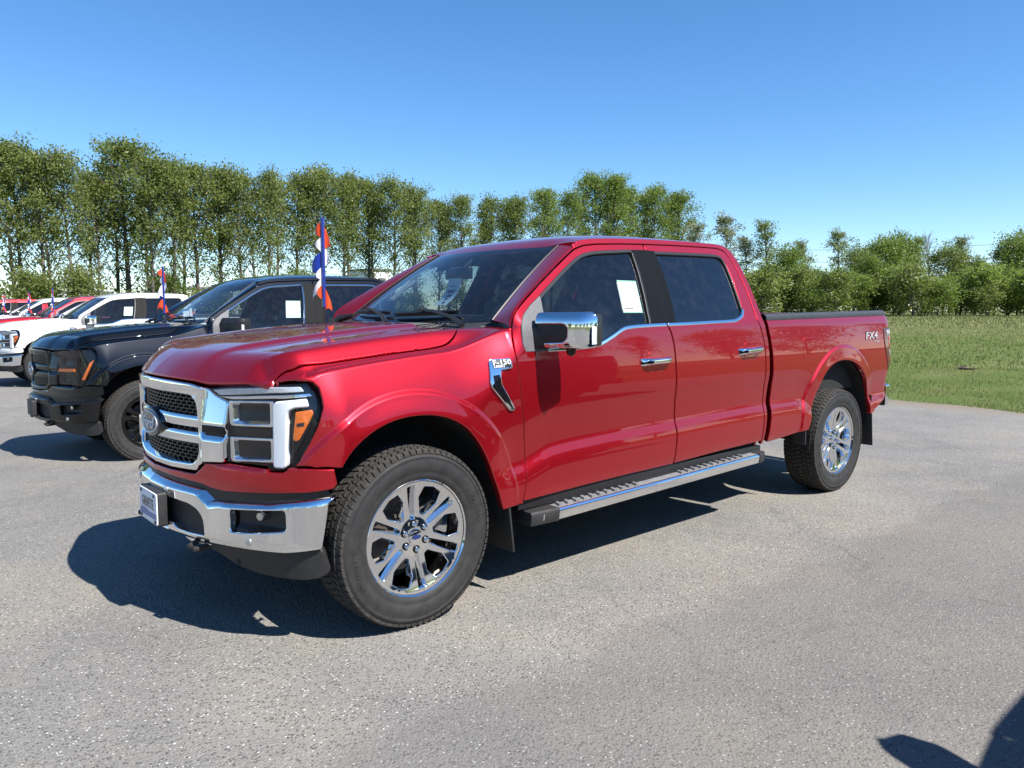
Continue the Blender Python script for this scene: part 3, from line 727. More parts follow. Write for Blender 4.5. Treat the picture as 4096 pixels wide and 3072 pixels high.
# ---- headlamp
lamp = sz([(.470, 1.094), (.60, 1.110), (.785, 1.124), (.90, 1.131), (.935, 1.128), (.950, 1.095), (.952, 1.03), (.915, .905), (.868, .793), (.850, .772), (.812, .768), (.786, .772), (.786, .786), (.584, .788), (.584, 1.045), (.548, 1.055), (.505, 1.072)])
both('lamp', 'headlight', panel('headlight', lamp, P_nose(.078, True), step=.03, roll=.003, depth=.03), 'lamp_dark')
def lp(key, name, pts, off, role, rad=.006, roll=.004, depth=.02, holes=(), fz=None, flare=0.):
    both(key, name, panel(name, rounded(sz(pts), rad, 3), P_nose(off, True, fz), holes=[rounded(sz(h), rad*.8, 3) for h in holes], step=.02, roll=roll, depth=depth, bstep=.014, flare=flare), role, 'lamp')
lp('ltop', 'light_bar', [(.490, 1.088), (.60, 1.100), (.785, 1.113), (.905, 1.117), (.915, 1.096), (.785, 1.088), (.60, 1.072), (.53, 1.066)], .046, 'bulb_strip', .008)
lp('lbez', 'lamp_bezel', [(.530, 1.062), (.60, 1.066), (.785, 1.080), (.93, 1.090), (.935, 1.078), (.785, 1.066), (.60, 1.054)], .044, 'lamp_bright', .003, .003)
lp('lp1', 'projector_frame', [(.581, 1.048), (.800, 1.058), (.800, .948), (.592, .940), (.581, .953)], .046, 'lamp_bright', .010, .004, .022, [[(.600, 1.038), (.785, 1.047), (.785, .961), (.606, .954)]], flare=.011)
lp('lp2', 'projector_frame', [(.581, .895), (.800, .903), (.800, .801), (.592, .788), (.581, .799)], .046, 'lamp_bright', .010, .004, .022, [[(.600, .883), (.785, .890), (.785, .813), (.606, .802)]], flare=.011)
lp('lg1', 'projector_lens', [(.600, 1.038), (.786, 1.046), (.786, .960), (.606, .954)], .066, 'lamp_dark', .004, .002, .006, fz=lambda s, z: .20*(z-.95))
lp('lg2', 'projector_lens', [(.600, .884), (.786, .890), (.786, .812), (.606, .802)], .066, 'lamp_dark', .004, .002, .006)
lp('lmid', 'marker_strip', [(.584, .937), (.786, .940), (.786, .905), (.584, .902)], .052, 'lamp_dark', .004, .003, .01)
lp('ldrl', 'running_light', [(.818, 1.056), (.925, 1.070), (.928, 1.036), (.885, 1.030), (.866, 1.018), (.860, .99), (.853, .790), (.843, .780), (.808, .780), (.801, .788), (.804, 1.040)], .036, 'drl', .008, .008, .03)
lp('lamb', 'side_marker', [(.884, 1.014), (.932, 1.024), (.934, 1.008), (.892, .898), (.880, .893), (.872, .902)], .042, 'amber', .006, .005, .01)
lp('lamc', 'marker_gap', [(.889, .969), (.910, .972), (.909, .958), (.888, .955)], .0395, 'amber_dark', .001, .001, .003)
both('llens', 'lamp_lens', panel('lamp_lens', shrink(lamp, .003), P_nose(.028, True), step=.025, roll=.008, depth=.02), 'lens_clear', 'lamp')
# ---- red valance below the lamps
val = [(0, .706), (.386, .712), (.43, .742), (.455, .766), (.58, .780), (.782, .776), (.79, .762), (.85, .764), (.872, .784)]
vo = sz(val)+[(float(s_of_x(x-.025)), z) for x, z in ((-.53, .786), (-.47, .783), (-.415, .780), (-.405, .72), (-.418, .700))]+sz([(.930, .690), (.818, .676), (.65, .662), (.545, .655), (.47, .660), (.42, .672), (.2, .680), (0, .682)])
vo = vo+[(-s, z) for s, z in vo[::-1] if s > 1e-6]
part('valance', 'front_valance', panel('front_valance', vo, P_nose(.024, True, lambda s, z: .25*np.clip(.70-z, 0, 1)+.02*sst(.75, .79, z)*sst(.45, .6, np.abs(nose_at(s)[1]))*sst(.80, .75, np.abs(nose_at(s)[1]))), step=.022, roll=.005, depth=.03, bstep=.018), 'body')
gap = sz([(0, .69), (.42, .684), (.545, .668), (.818, .69), (.955, .70), (.962, .655), (.90, .64), (.777, .62), (.50, .60), (.44, .63), (0, .645)])
gap = gap+[(-s, z) for s, z in gap[::-1] if s > 1e-6]
part('fill', 'bumper_filler', panel('bumper_filler', gap, P_nose(.040), step=.03, roll=.003, depth=.02), 'black_trim')
# ---- bumper
def bump_fz(s, z):
    a = np.abs(nose_at(s)[1]); top = np.interp(a, [0, .42, .49, .78, .97], [.665, .655, .614, .636, .667])
    return .045*np.clip(1-(top-z)/.035, 0, 1)**2+.03*np.clip(1-(z-.41)/.06, 0, 1)**2+.004*np.sin((z-.4)*12)
bu = sz([(0, .665), (.22, .664), (.38, .660), (.44, .648), (.495, .616), (.60, .618), (.777, .636), (.90, .655), (.968, .667), (.972, .66), (.958, .448), (.86, .430), (.574, .421), (.50, .418), (.46, .402), (.33, .398), (.28, .412), (0, .412)])
bu = bu+[(-s, z) for s, z in bu[::-1] if s > 1e-6]
fog = sz([(.617, .590), (.74, .602), (.871, .612), (.871, .525), (.74, .505), (.620, .493)])
mid = sz([(0, .590), (.15, .590), (.367, .580), (.425, .560), (.457, .525), (.467, .450), (.36, .446), (.27, .452), (.24, .476), (0, .478)]); mid = mid+[(-s, z) for s, z in mid[::-1] if s > 1e-6]
low = sz([(0, .455), (.19, .452), (.175, .430), (0, .428)]); low = low+[(-s, z) for s, z in low[::-1] if s > 1e-6]
part('bumper', 'front_bumper', panel('front_bumper', rounded(bu, .012, 3), P_nose(0, False, bump_fz), holes=[rounded(fog, .018, 4), rounded(hole_mirror(fog), .018, 4), rounded(mid, .02, 3), rounded(low, .01, 3)], step=.018, roll=.006, depth=.035, bstep=.014), 'bright')
part('bmid', 'lower_grille', panel('lower_grille', shrink(mid, -.01), P_nose(.035), step=.04, roll=.002, depth=.01), 'black_plastic', 'bumper')
part('blow', 'lower_opening', panel('lower_opening', shrink(low, -.01), P_nose(.045), step=.04, roll=.002, depth=.01), 'black_matte', 'bumper')
for k, sg in (('a', 1), ('b', -1)):
    q = [(s*sg, z) for s, z in shrink(fog, -.008)]
    c0 = S(.745)*sg
    part('fogp'+k, 'fog_lamp_pocket', panel('fog_lamp_pocket', q, P_nose(.03, False, lambda s, z: .05*np.clip(1-((s-c0)/.2)**2, 0, 1)*sst(.49, .53, z)), step=.02, roll=.002, depth=.01), 'black_trim', 'bumper')
    x, y = nose_at(np.array([S(.735)])); mm = MB(); mm.lathe_y([(.0, -.028), (.016, -.026), (.020, -.014), (.021, .03)], 20)
    me = mm.mesh('fog_lamp'); me.transform(Matrix.Translation((float(x[0])+.035, -float(y[0])*sg, .575)) @ Matrix.Rotation(R(-50*sg if sg > 0 else 180+50), 4, 'Z')) if False else me.transform(Matrix.Translation((float(x[0])+.055, -float(y[0])*sg, .572)) @ Matrix.Rotation(R(-62 if sg > 0 else -118), 4, 'Z'))
    part('fog'+k, 'fog_lamp', me, 'lens_bulb', 'bumper')
    q = [(S(.610)*sg, .478), (S(.86)*sg, .512), (S(.875)*sg, .520), (S(.868)*sg, .506), (S(.74)*sg, .488), (S(.62)*sg, .470)]
    for j, (yy, zz) in enumerate(((.717, .463), (.196, .622), (.52, .50))[:2]):
        cs = S(yy)*sg
        part(f'sen{k}{j}', 'parking_sensor', panel('parking_sensor', [(cs+.017*math.cos(t), zz+.017*math.sin(t)) for t in np.linspace(0, 2*math.pi, 17)[:-1]], P_nose(-.004, False, bump_fz), step=.02, roll=.004, depth=.008), 'sensor', 'bumper')
# air dam
dam = sz([(.30, .415), (.5, .418), (.574, .424), (.86, .434), (.945, .447), (.952, .345), (.925, .312), (.88, .302), (.70, .305), (.58, .325), (.48, .365), (.36, .392)])
both('dam', 'air_dam', panel('air_dam', rounded(dam, .02, 3), P_nose(.040, False, lambda s, z: .25*np.clip(.43-z, 0, 1)), step=.03, roll=.008, depth=.05), 'dam_plastic')
m = MB(); m.box((-.62, 0, .40), (.10, .9, .05)); m.box((-.55, 0, .35), (.25, 1.2, .03)); part('skid', 'front_skid_plate', m.mesh('front_skid_plate', bevel=.01), 'underbody')
for k, sg in (('a', -1), ('b', 1)):
    m = MB(); m.tube([(-.66, sg*.36, .41), (-.76, sg*.36, .405), (-.80, sg*.37, .39), (-.79, sg*.41, .383), (-.74, sg*.42, .388), (-.66, sg*.42, .40)], .013, 8); part('hook'+k, 'tow_hook', m.mesh('tow_hook'), 'underbody')
# dealer plate
m = MB(); m.prism(rounded([(-.205, .452), (.060, .452), (.060, .608), (-.205, .608)], .012), 'x', -.876, -.835); part('plateb', 'plate_bracket', m.mesh('plate_bracket', bevel=.004), 'black_plastic', 'bumper')
m = MB(); m.prism(rounded([(-.200, .458), (.055, .458), (.055, .602), (-.200, .602)], .01), 'x', -.882, -.8765); part('plate', 'licence_plate', m.mesh('licence_plate', bevel=.0008), 'plate_white', 'bumper')
m = MB(); m.add([(-.8828, .048, .494), (-.8828, .030, .510), (-.8828, -.03, .514), (-.8828, -.09, .505), (-.8828, -.192, .508), (-.8828, -.192, .482), (-.8828, .048, .478)], [(0, 1, 2, 3, 4, 5, 6)])
part('platec', 'plate_artwork', m.mesh('plate_artwork', smooth=False, fix=False), 'plate_blue', 'bumper')
part('platet', 'plate_lettering', text_mesh('plate_lettering', 'CHOUETTE' if False else 'GAUVETTE', .066, lambda u, v: (-.8825+0*u, -u, v), (.073, .545), (1, 0), (0, 1), .0008, 0, .92, True, .56), 'plate_brown', 'bumper')
for ks, (yy, zz) in enumerate(((.025, .588), (-.165, .588), (.03, .470), (-.175, .470))):
    me = MB(); me.box((-.8835, yy, zz), (.004, .016, .014)); part(f'plates{ks}', 'plate_screw', me.mesh('plate_screw', bevel=.002), 'black_trim', 'bumper')
# ---- fender badge
badge = [(.424, 1.188), (.434, 1.197), (.541, 1.201), (.548, 1.149), (.480, 1.143), (.474, 1.107), (.479, 1.073), (.563, .950), (.557, .941), (.531, .942), (.419, 1.060), (.411, 1.088)]
both('badge', 'fender_badge', panel('fender_badge', rounded(badge, .004, 2), side_off(.012), step=.02, roll=.004, depth=.02), 'bright', 'fender')
both('badgeb', 'badge_plate', panel('badge_plate', [(.435, 1.190), (.535, 1.194), (.540, 1.155), (.442, 1.151)], side_off(.0135), step=.02, roll=.001, depth=.002), 'badge_dark', 'fender')
both('badgel', 'badge_inset', panel('badge_inset', [(.430, 1.118), (.466, 1.122), (.472, 1.070), (.548, .956), (.538, .953), (.430, 1.062)], side_off(.0128), step=.02, roll=.001, depth=.001), 'lamp_dark', 'fender')
part('badge1', 'badge_lettering', text_mesh('badge_lettering', 'F-150', .034, side_off(.0138), (.489, 1.1795), (1, .03), (0, 1), .003, 0, 1.0, True, 1.28), 'badge_white', 'fenderL')
part('badge2', 'badge_lettering', text_mesh('badge_lettering', 'LARIAT', .018, side_off(.0138), (.472, 1.1605), (1, .03), (0, 1), .002, 0, 1.0, True, 1.0), 'badge_white', 'fenderL')
# ---- mirrors
mu = np.array((.307, -.952, 0))*1.1; mn = np.array((-.952, -.307, 0)); mc = np.array((.800, -1.112, 1.333))
def mir(off=0.):
    def f(a, z):
        a = np.asarray(a, float); z = np.asarray(z, float); o = np.clip(a/.150, -1, 1.05)
        dep = .055-.050*np.clip(a/.145, 0, 1.1)**4-.012*np.clip(-a/.145, 0, 1.1)**2-.040*np.clip(z/.095, 0, 1.1)**4-.012*np.clip(-z/.095, 0, 1.1)**4+off
        return mc[0]+mu[0]*a+mn[0]*dep, mc[1]+mu[1]*a+mn[1]*dep, mc[2]+z
    return f
mshape = rounded([(-.145, .088), (.148, .092), (.150, -.088), (-.138, -.090)], [.02, .05, .04, .03], 5)
both('mirror', 'side_mirror', panel('side_mirror', mshape, mir(-.004), step=.018, roll=.012, depth=.085, flip=False), 'black_trim')
mch = rounded([(-.147, .090), (.150, .094), (.152, -.088), (-.095, -.092), (-.100, -.066), (.004, -.060), (.022, -.040), (.024, .012), (.004, .030), (-.146, .028)], [.02, .05, .04, .01, .01, .02, .012, .012, .02, .006], 5)
both('mcap', 'mirror_cap', panel('mirror_cap', mch, mir(.003), step=.014, roll=.006, depth=.02, bstep=.010), 'mirror_cap', 'mirror')
both('mled', 'mirror_signal', panel('mirror_signal', [(.132, .020), (.147, .018), (.147, -.066), (.132, -.070)], mir(.006), step=.01, roll=.002, depth=.01), 'drl_white', 'mirror')
m = MB(); V = [tuple(mc+mu*a+np.array((0, 0, z))-mn*d) for d in (.005, .10) for a, z in ((-.13, -.08), (.135, -.08), (.135, .08), (-.13, .08))]
m.add(V, [(0, 1, 2, 3), (7, 6, 5, 4), (0, 4, 5, 1), (1, 5, 6, 2), (2, 6, 7, 3), (3, 7, 4, 0)]); both('mback', 'mirror_back', m.mesh('mirror_back', bevel=.02), 'black_trim', 'mirror')
m = MB(); V = []
for (x, y, zb, zt) in ((.690, -.925, 1.225, 1.345), (.800, -.925, 1.225, 1.330)): V += [(x, y, zb), (x, y, zt)]
for (x, y, zb, zt) in ((.745, -1.080, 1.262, 1.350), (.830, -1.100, 1.262, 1.345)): V += [(x, y, zb), (x, y, zt)]
m.add(V, [(0, 2, 3, 1), (4, 5, 7, 6), (0, 1, 5, 4), (2, 6, 7, 3), (1, 3, 7, 5), (0, 4, 6, 2)]); both('marm', 'mirror_arm', m.mesh('mirror_arm', bevel=.012), 'black_trim', 'mirror')
m = MB(); m.tube([(.82, -1.12, 1.245), (.82, -1.12, 1.215), (.825, -1.12, 1.205)], [.028, .022, .008], 10); both('mcam', 'mirror_camera', m.mesh('mirror_camera'), 'black_trim', 'mirror')
# ---- bed
arch_r = smooth_line([(4.520, .575), (4.512, .66), (4.485, .745), (4.430, .845), (4.345, .935), (4.24, .998), (4.12, 1.035), (3.99, 1.047), (3.86, 1.033), (3.745, .990), (3.655, .910), (3.595, .81), (3.560, .715), (3.525, .63), (3.490, .545)], 3)
bed = [(2.965, .505), (2.985, .70), (2.990, .764), (2.988, .89), (2.978, 1.00), (2.968, 1.12), (2.945, 1.24), (2.930, 1.30), (2.925, 1.375), (3.5, 1.386), (4.2, 1.396), (4.920, 1.405), (4.936, 1.38), (4.938, 1.292),
       (4.745, 1.286), (4.752, 1.18), (4.785, 1.08), (4.835, .975), (4.865, .918), (4.938, .912), (4.935, .80), (4.915, .725), (4.80, .665), (4.60, .585)]+arch_r+[(3.40, .535), (3.2, .520)]
both('bed', 'bed_side', panel('bed_side', rounded(bed, .006, 2), P_side, step=.026, roll=.004, depth=.03, bstep=.016, extra=np.concatenate([arcs(RC, [r-.008 for r in FLARE]), crease_pts(2.97, 3.42)])), 'body')
rl = [(2.915, 1.378), (2.92, 1.402), (4.925, 1.432), (4.935, 1.408)]
def railf(u, v):
    u = np.asarray(u); v = np.asarray(v); x = 2.915+u*2.015; z0 = 1.377+u*.029; th = v*math.pi
    yo = side_y(x, z0)+.010; prof_y = np.interp(v, [0, .12, .25, .40, .85, 1], [0, .0, .004, .022, .085, .09]); prof_z = np.interp(v, [0, .12, .25, .40, .85, 1], [-.014, .0, .016, .030, .030, -.03])
    return np.stack([x, -(yo-prof_y), z0+prof_z], 1)
both('rail', 'bed_rail_cap', grid_mesh('bed_rail_cap', railf, 30, 24, flip=False, thick=.004), 'rail_plastic', 'bed')
both('fuel', 'fuel_door', panel('fuel_door', rounded([(3.391, 1.236), (3.60, 1.236), (3.594, 1.075), (3.385, 1.075)], .03, 4), side_off(.0015), step=.03, roll=.004, depth=.003), 'body', 'bed')
m = MB(); V = []
inn = .86
m.box((3.93, 0, .80), (1.98, 1.72, .02)); m.box((2.945, 0, 1.09), (.02, 1.72, .58))
for sg in (-1, 1): m.box((3.93, sg*.865, 1.10), (1.98, .02, .60)); m.box((3.99, sg*.76, .93), (.95, .20, .26))
part('bedin', 'bed_liner', m.mesh('bed_liner', bevel=.004), 'liner')
m = MB(); m.prism(rounded([(4.895, .80), (4.952, .80), (4.965, 1.0), (4.950, 1.36), (4.955, 1.41), (4.895, 1.41)], .012), 'y', -.855, .855); part('gate', 'tailgate', m.mesh('tailgate', bevel=.004), 'body')
tail = [(4.749, 1.283), (4.752, 1.18), (4.785, 1.08), (4.835, .975), (4.865, .920), (4.950, .915), (4.950, 1.285)]
both('tail', 'tail_light', panel('tail_light', rounded(tail, .008, 3), side_off(.006), step=.02, roll=.008, depth=.10), 'tail_smoke')
def tl(key, pts, role): both(key, 'tail_lens', panel('tail_lens', rounded(pts, .005, 2), side_off(.009), step=.02, roll=.003, depth=.004), role, 'tail')
tl('tl1', [(4.80, 1.268), (4.93, 1.268), (4.93, 1.232), (4.80, 1.236)], 'tail_clear'); tl('tl2', [(4.825, 1.215), (4.93, 1.215), (4.93, 1.178), (4.825, 1.180)], 'tail_red'); tl('tl3', [(4.83, 1.165), (4.93, 1.165), (4.93, 1.130), (4.835, 1.132)], 'tail_red')
tl('tl4', [(4.835, 1.10), (4.90, 1.10), (4.905, 1.045), (4.86, 1.045)], 'tail_clear'); tl('tl5', [(4.865, 1.035), (4.925, 1.035), (4.925, .975), (4.895, .975)], 'tail_red')
m = MB(); m.prism(rounded([(-.93, .60), (.93, .60), (.93, .79), (-.93, .79)], .02), 'x', 4.955, 5.035); part('rbump', 'rear_bumper', m.mesh('rear_bumper', bevel=.02), 'bright')
part('fx4', 'bed_decal', text_mesh('bed_decal', 'FX4', .098, side_off(.002), (4.515, 1.228), (1, .02), (0, 1), .0012, .16, .96, True, 1.42), 'decal_black', 'bedL')
part('fx4b', 'bed_decal', text_mesh('bed_decal', 'FX4', .084, side_off(.0035), (4.517, 1.229), (1, .02), (0, 1), .0010, .16, 1.12, True, 1.46), 'decal_grey', 'bedL')
part('fx4c', 'bed_decal', text_mesh('bed_decal', 'OFF ROAD', .017, side_off(.002), (4.61, 1.178), (1, .02), (0, 1), .001, 0, 1.0, True, 1.2), 'decal_grey', 'bedL')
# ---- wheel wells, underbody
def well(cx, cz, r, y0, y1):
    m = MB(); n = 28; V = []; F = []
    for i in range(n+1):
        a = R(-6)+R(192)*i/n
        xx = cx+r*math.cos(a); yo = -min(-y0, float(nose_y(min(xx, -.26)))-.05) if xx < -.26 else y0
        for y in (yo, y1): V.append((xx, y, cz+r*math.sin(a)))
    for i in range(n): F.append((2*i, 2*i+1, 2*i+3, 2*i+2))
    V.append((cx, y1, cz)); c = len(V)-1
    for i in range(n): F.append((2*i+1, c, 2*i+3))
    m.add(V, F); return m.mesh('wheel_well', fix=False)
both('wellf', 'wheel_well', well(FC[0], FC[1]-.01, .525, -.965, -.56), 'liner'); both('wellr', 'wheel_well', well(RC[0], RC[1]-.01, .515, -.955, -.56), 'liner')
m = MB(); m.box((1.75, 0, .50), (2.26, 1.84, .10)); m.box((-.30, 0, .62), (.62, 1.0, .5)); m.box((3.9, 0, .62), (1.95, 1.05, .25)); m.box((1.7, 0, .42), (2.0, 1.1, .12)); m.box((4.7, 0, .66), (.4, 1.6, .12))
part('under', 'underbody', m.mesh('underbody', bevel=.01), 'underbody')
m = MB(); m.box((1.76, -.925, .455), (2.28, .05, .075)); both('rocker', 'rocker_panel', m.mesh('rocker_panel', bevel=.01), 'black_trim')
m = MB(); m.tube([(3.99, -.78, .405), (3.99, .78, .405)], .045, 10); m.tube([(0, -.78, .405), (0, .78, .405)], .035, 10); m.lathe_y([(.0, -.14), (.10, -.11), (.14, 0), (.10, .11), (0, .14)], 16, c=(3.99, 0, .405)); m.tube([(2.6, .35, .46), (3.5, .42, .52), (4.6, .55, .50)], .035, 8)
part('axle', 'axles', m.mesh('axles'), 'iron')
# mud flaps
def flap(x, y0, y1, z0, z1, tilt):
    m = MB(); V = []
    for z, dx in ((z0, tilt), (z1, 0)):
        for y in (y0, y1):
            V += [(x+dx, y, z), (x+dx+.012, y, z)]
    m.add(V, [(0, 1, 5, 4), (2, 6, 7, 3), (0, 2, 3, 1), (4, 5, 7, 6), (0, 4, 6, 2), (1, 3, 7, 5)]); return m.mesh('mud_flap', bevel=.003)
both('flapf', 'mud_flap', flap(.505, -.985, -.72, .225, .64, .055), 'black_plastic'); both('flapr', 'mud_flap', flap(4.545, -.985, -.72, .295, .73, .06), 'black_plastic')
m = MB(); m.box((3.475, -.93, .54), (.012, .10, .22)); both('flapb', 'arch_guard', m.mesh('arch_guard', bevel=.003), 'rail_plastic')
# ---- running board
def stepz(x): return .392+(x-.85)*.0235
def sweep(prof, x0, x1):
    m = MB(); n = len(prof); V = [(x0, y, stepz(x0)+z) for y, z in prof]+[(x1, y, stepz(x1)+z) for y, z in prof]
    m.add(V, [tuple(range(n)), tuple(reversed(range(n, 2*n)))]+[(i, n+i, n+(i+1) % n, (i+1) % n) for i in range(n)]); return m
both('step', 'running_board', sweep([(-.855, .022), (-1.012, .016), (-1.016, .004), (-1.010, -.045), (-.86, -.040)], .74, 2.80).mesh('running_board', bevel=.004), 'step_rubber')
both('stept', 'step_trim', sweep([(-1.010, .018), (-1.020, .016), (-1.026, .004), (-1.020, -.042), (-1.008, -.046)], .845, 2.765).mesh('step_trim', bevel=.003), 'step_bright', 'step')
for x0, x1, tz in ((.665, .845, 0), (2.765, 2.865, 1)):
    m = MB(); m.add([(x, y, stepz(x)+z) for x in (x0, x1) for y, z in ((-.85, .026), (-1.000 if x in (.665, 2.865) else -1.024, .022), (-1.005 if x in (.665, 2.865) else -1.030, .006), (-1.000 if x in (.665, 2.865) else -1.022, -.050), (-.85, -.048))],
          [(4, 3, 2, 1, 0), (5, 6, 7, 8, 9)]+[(i, (i+1) % 5, 5+(i+1) % 5, 5+i) for i in range(5)])
    both(f'stepc{tz}', 'step_end_cap', m.mesh('step_end_cap', bevel=.006), 'black_plastic', 'step')
for ks, (a, b) in enumerate(((.90, 1.52), (1.95, 2.62))):
    m = MB()
    for i in range(11):
        x = a+(b-a)*i/10; z = stepz(x)
        m.add([(x+dx+sk, y, z+h) for h, sh in ((.017, 1), (.028, .6)) for (dx, y, sk) in ((-.016*sh, -.885, .02), (.016*sh, -.885, .02), (.016*sh, -.998, -.02), (-.016*sh, -.998, -.02))], [(0, 3, 2, 1), (4, 5, 6, 7), (0, 1, 5, 4), (1, 2, 6, 5), (2, 3, 7, 6), (3, 0, 4, 7)])
    both(f'stepr{ks}', 'step_tread', m.mesh('step_tread', smooth=False), 'step_tread', 'step')
for ks, x in enumerate((.95, 1.75, 2.6)):
    m = MB(); m.box((x, -.86, stepz(x)-.01), (.05, .16, .03)); both(f'stepk{ks}', 'step_bracket', m.mesh('step_bracket'), 'underbody', 'step')
# ---- wheel
def rimf(x, z): r = np.hypot(x, z); return x, -.106+.030*np.clip(1-(r/.255)**2, 0, 1)-.010*np.exp(-(r/.075)**4), z
def pol(r, t, ang): c, s_ = math.cos(ang), math.sin(ang); return (r*c-t*s_, r*s_+t*c)
holes = []
for k in range(6):
    a = R(97+60*k)
    holes.append(rounded([pol(r, t, a) for r, t in ((.084, .0100), (.084, -.0100), (.238, -.0210), (.241, 0), (.238, .0210))], .003, 2))
    b = a+R(30)
    holes.append(rounded([pol(r, t, b) for r, t in ((.104, .011), (.104, -.011), (.172, -.052), (.225, -.048), (.237, 0), (.225, .048), (.172, .052))], .003, 2))
disc = [(.2615*math.cos(t), .2615*math.sin(t)) for t in np.linspace(0, 2*math.pi, 97)[:-1]]
rim_me = panel('rim', disc, rimf, holes=holes, step=.014, roll=.004, depth=.028, bstep=.008, flare=.010)
m = MB(); m.lathe_y([(.2618, -.102), (.268, -.108), (.270, -.112), (.266, -.116), (.2605, -.110)], 96, close=True); lip_me = m.mesh('rim_lip')
m = MB(); m.lathe_y([(.258, -.100), (.240, -.06), (.232, .02), (.236, .10), (.258, .115)], 64); barrel_me = m.mesh('rim_barrel', fix=False)
m = MB(); m.lathe_y([(.0, .0), (.06, .0), (.065, .015), (.175, .015), (.175, .045), (.05, .045), (0, .045)], 48); disc_me = m.mesh('brake_disc')
m = MB(); m.box((.13, .02, .06), (.10, .10, .14), Matrix.Rotation(R(-25), 3, 'Y')); cal_me = m.mesh('brake_caliper', bevel=.012)
m = MB(); prof = [(.258, -.104), (.266, -.114), (.278, -.121), (.292, -.1245), (.300, -.1235), (.305, -.127), (.330, -.1315), (.352, -.1305), (.366, -.1265), (.369, -.1285), (.384, -.1235), (.394, -.114), (.400, -.100), (.4015, -.07), (.4025, 0)]
prof = prof+[(r, -y) for r, y in prof[::-1][1:]]; m.lathe_y(prof, 120); tyre_me = m.mesh('tyre', angle=50)
m = MB(); NB = 74
def blk(a0, a1, y0, y1, skew, r0=.399, r1=.4105, rs0=None, rs1=None):
    V = []
    for r, sh in ((r0, 0), (r1, .10)):
        for y, ph in ((y0+(y1-y0)*sh*.5, 0), (y1-(y1-y0)*sh*.5, skew)):
            rr = r
            if rs0 is not None and y == y0+(y1-y0)*sh*.5: rr = r-rs0
            da = (a1-a0)*sh*.5
            for a in (a0+da, a1-da): V.append((rr*math.cos(a+ph), y, rr*math.sin(a+ph)))
    m.add(V, [(0, 1, 3, 2), (4, 6, 7, 5), (0, 4, 5, 1), (2, 3, 7, 6), (0, 2, 6, 4), (1, 5, 7, 3)])
for k in range(NB):
    a = 2*math.pi*k/NB; w = 2*math.pi/NB
    for sg in (-1, 1):
        blk(a+(.0 if sg < 0 else w*.5), a+w*.88+(.0 if sg < 0 else w*.5), sg*.128, sg*.098, w*.22*sg, .392, .4045, rs0=.007)
        blk(a+(.0 if sg < 0 else w*.5)+w*.22, a+w*.88+(.0 if sg < 0 else w*.5)+w*.22, sg*.096, sg*.064, w*.30*sg, .398, .4095)
        blk(a+w*.1, a+w*.90, sg*.058, sg*.030, -w*.35, .399, .4105)
    blk(a+w*.3, a+w*1.12, -.024, .024, w*.4, .400, .4110)
tread_me = m.mesh('tyre_tread', smooth=False)
def ring_text(s_, r, a0, size, h, y=-.1305):
    def f(u, v):
        rr = r+v; a = a0-u/r; yy = -np.interp(rr, [.300, .330, .352, .366], [.1235, .1315, .1305, .1265]); return rr*np.cos(a), yy, rr*np.sin(a)
    return text_mesh('sidewall_lettering', s_, size, f, (0, 0), (1, 0), (0, 1), h, 0, 1.05, True, 1.05)
lug = MB(); lug.lathe_y([(.0, -.026), (.006, -.0255), (.0105, -.020), (.012, -.010), (.0135, -.002), (.0135, .02)], 12); lug_me = lug.mesh('lug_nut')
cap = MB(); cap.lathe_y([(.0, -.0125), (.026, -.0120), (.034, -.010), (.037, -.004), (.037, .02)], 32); cap_me = cap.mesh('centre_cap')
capo = MB(); capo.add([(.0245*math.cos(t), -.0135, .0105*math.sin(t)) for t in np.linspace(0, 2*math.pi, 25)[:-1]], [tuple(range(24))]); capo_me = capo.mesh('cap_oval', fix=False)
pock = MB(); pock.lathe_y([(.0, -.0045), (.018, -.0045), (.0195, .004)], 16); pock_me = pock.mesh('lug_pocket')
lt1 = ring_text('HANKOOK', .333, R(15), .028, .0022); lt2 = ring_text('DYNAPRO AT2', .333, R(195), .026, .0022)
WY = .862
for key, x, sg in (('wfl', 0, -1), ('wfr', 0, 1), ('wrl', 3.993, -1), ('wrr', 3.993, 1)):
    part(key, 'wheel', rim_me, 'wheel_face', None, sg > 0, (x, sg*WY, .4085))
    for kk, nm, me, rl_ in (('t', 'tyre', tyre_me, 'tyre'), ('tt', 'tyre_tread', tread_me, 'tread'), ('lip', 'rim_lip', lip_me, 'wheel_face'), ('br', 'rim_barrel', barrel_me, 'wheel_barrel'), ('bd', 'brake_disc', disc_me, 'iron'), ('bc', 'brake_caliper', cal_me, 'iron'), ('l1', 'sidewall_lettering', lt1, 'tyre'), ('l2', 'sidewall_lettering', lt2, 'tyre')):
        part(key+kk, nm, me, rl_, key)
    PARTS.append((key+'cap', 'centre_cap', cap_me, 'wheel_face', key, False, (0, -.084, 0)))
    PARTS.append((key+'ov', 'cap_oval', capo_me, 'blue_oval', key, False, (0, -.084, 0)))
    for j in range(6):
        a = R(97+60*j); PARTS.append((f'{key}q{j}', 'lug_pocket', pock_me, 'black_gloss', key, False, (.0605*math.cos(a), -.0835, .0605*math.sin(a))))
        a = R(97+60*j+(0)); PARTS.append((f'{key}n{j}', 'lug_nut', lug_me, 'wheel_face', key, False, (.0605*math.cos(a), -.0815, .0605*math.sin(a))))
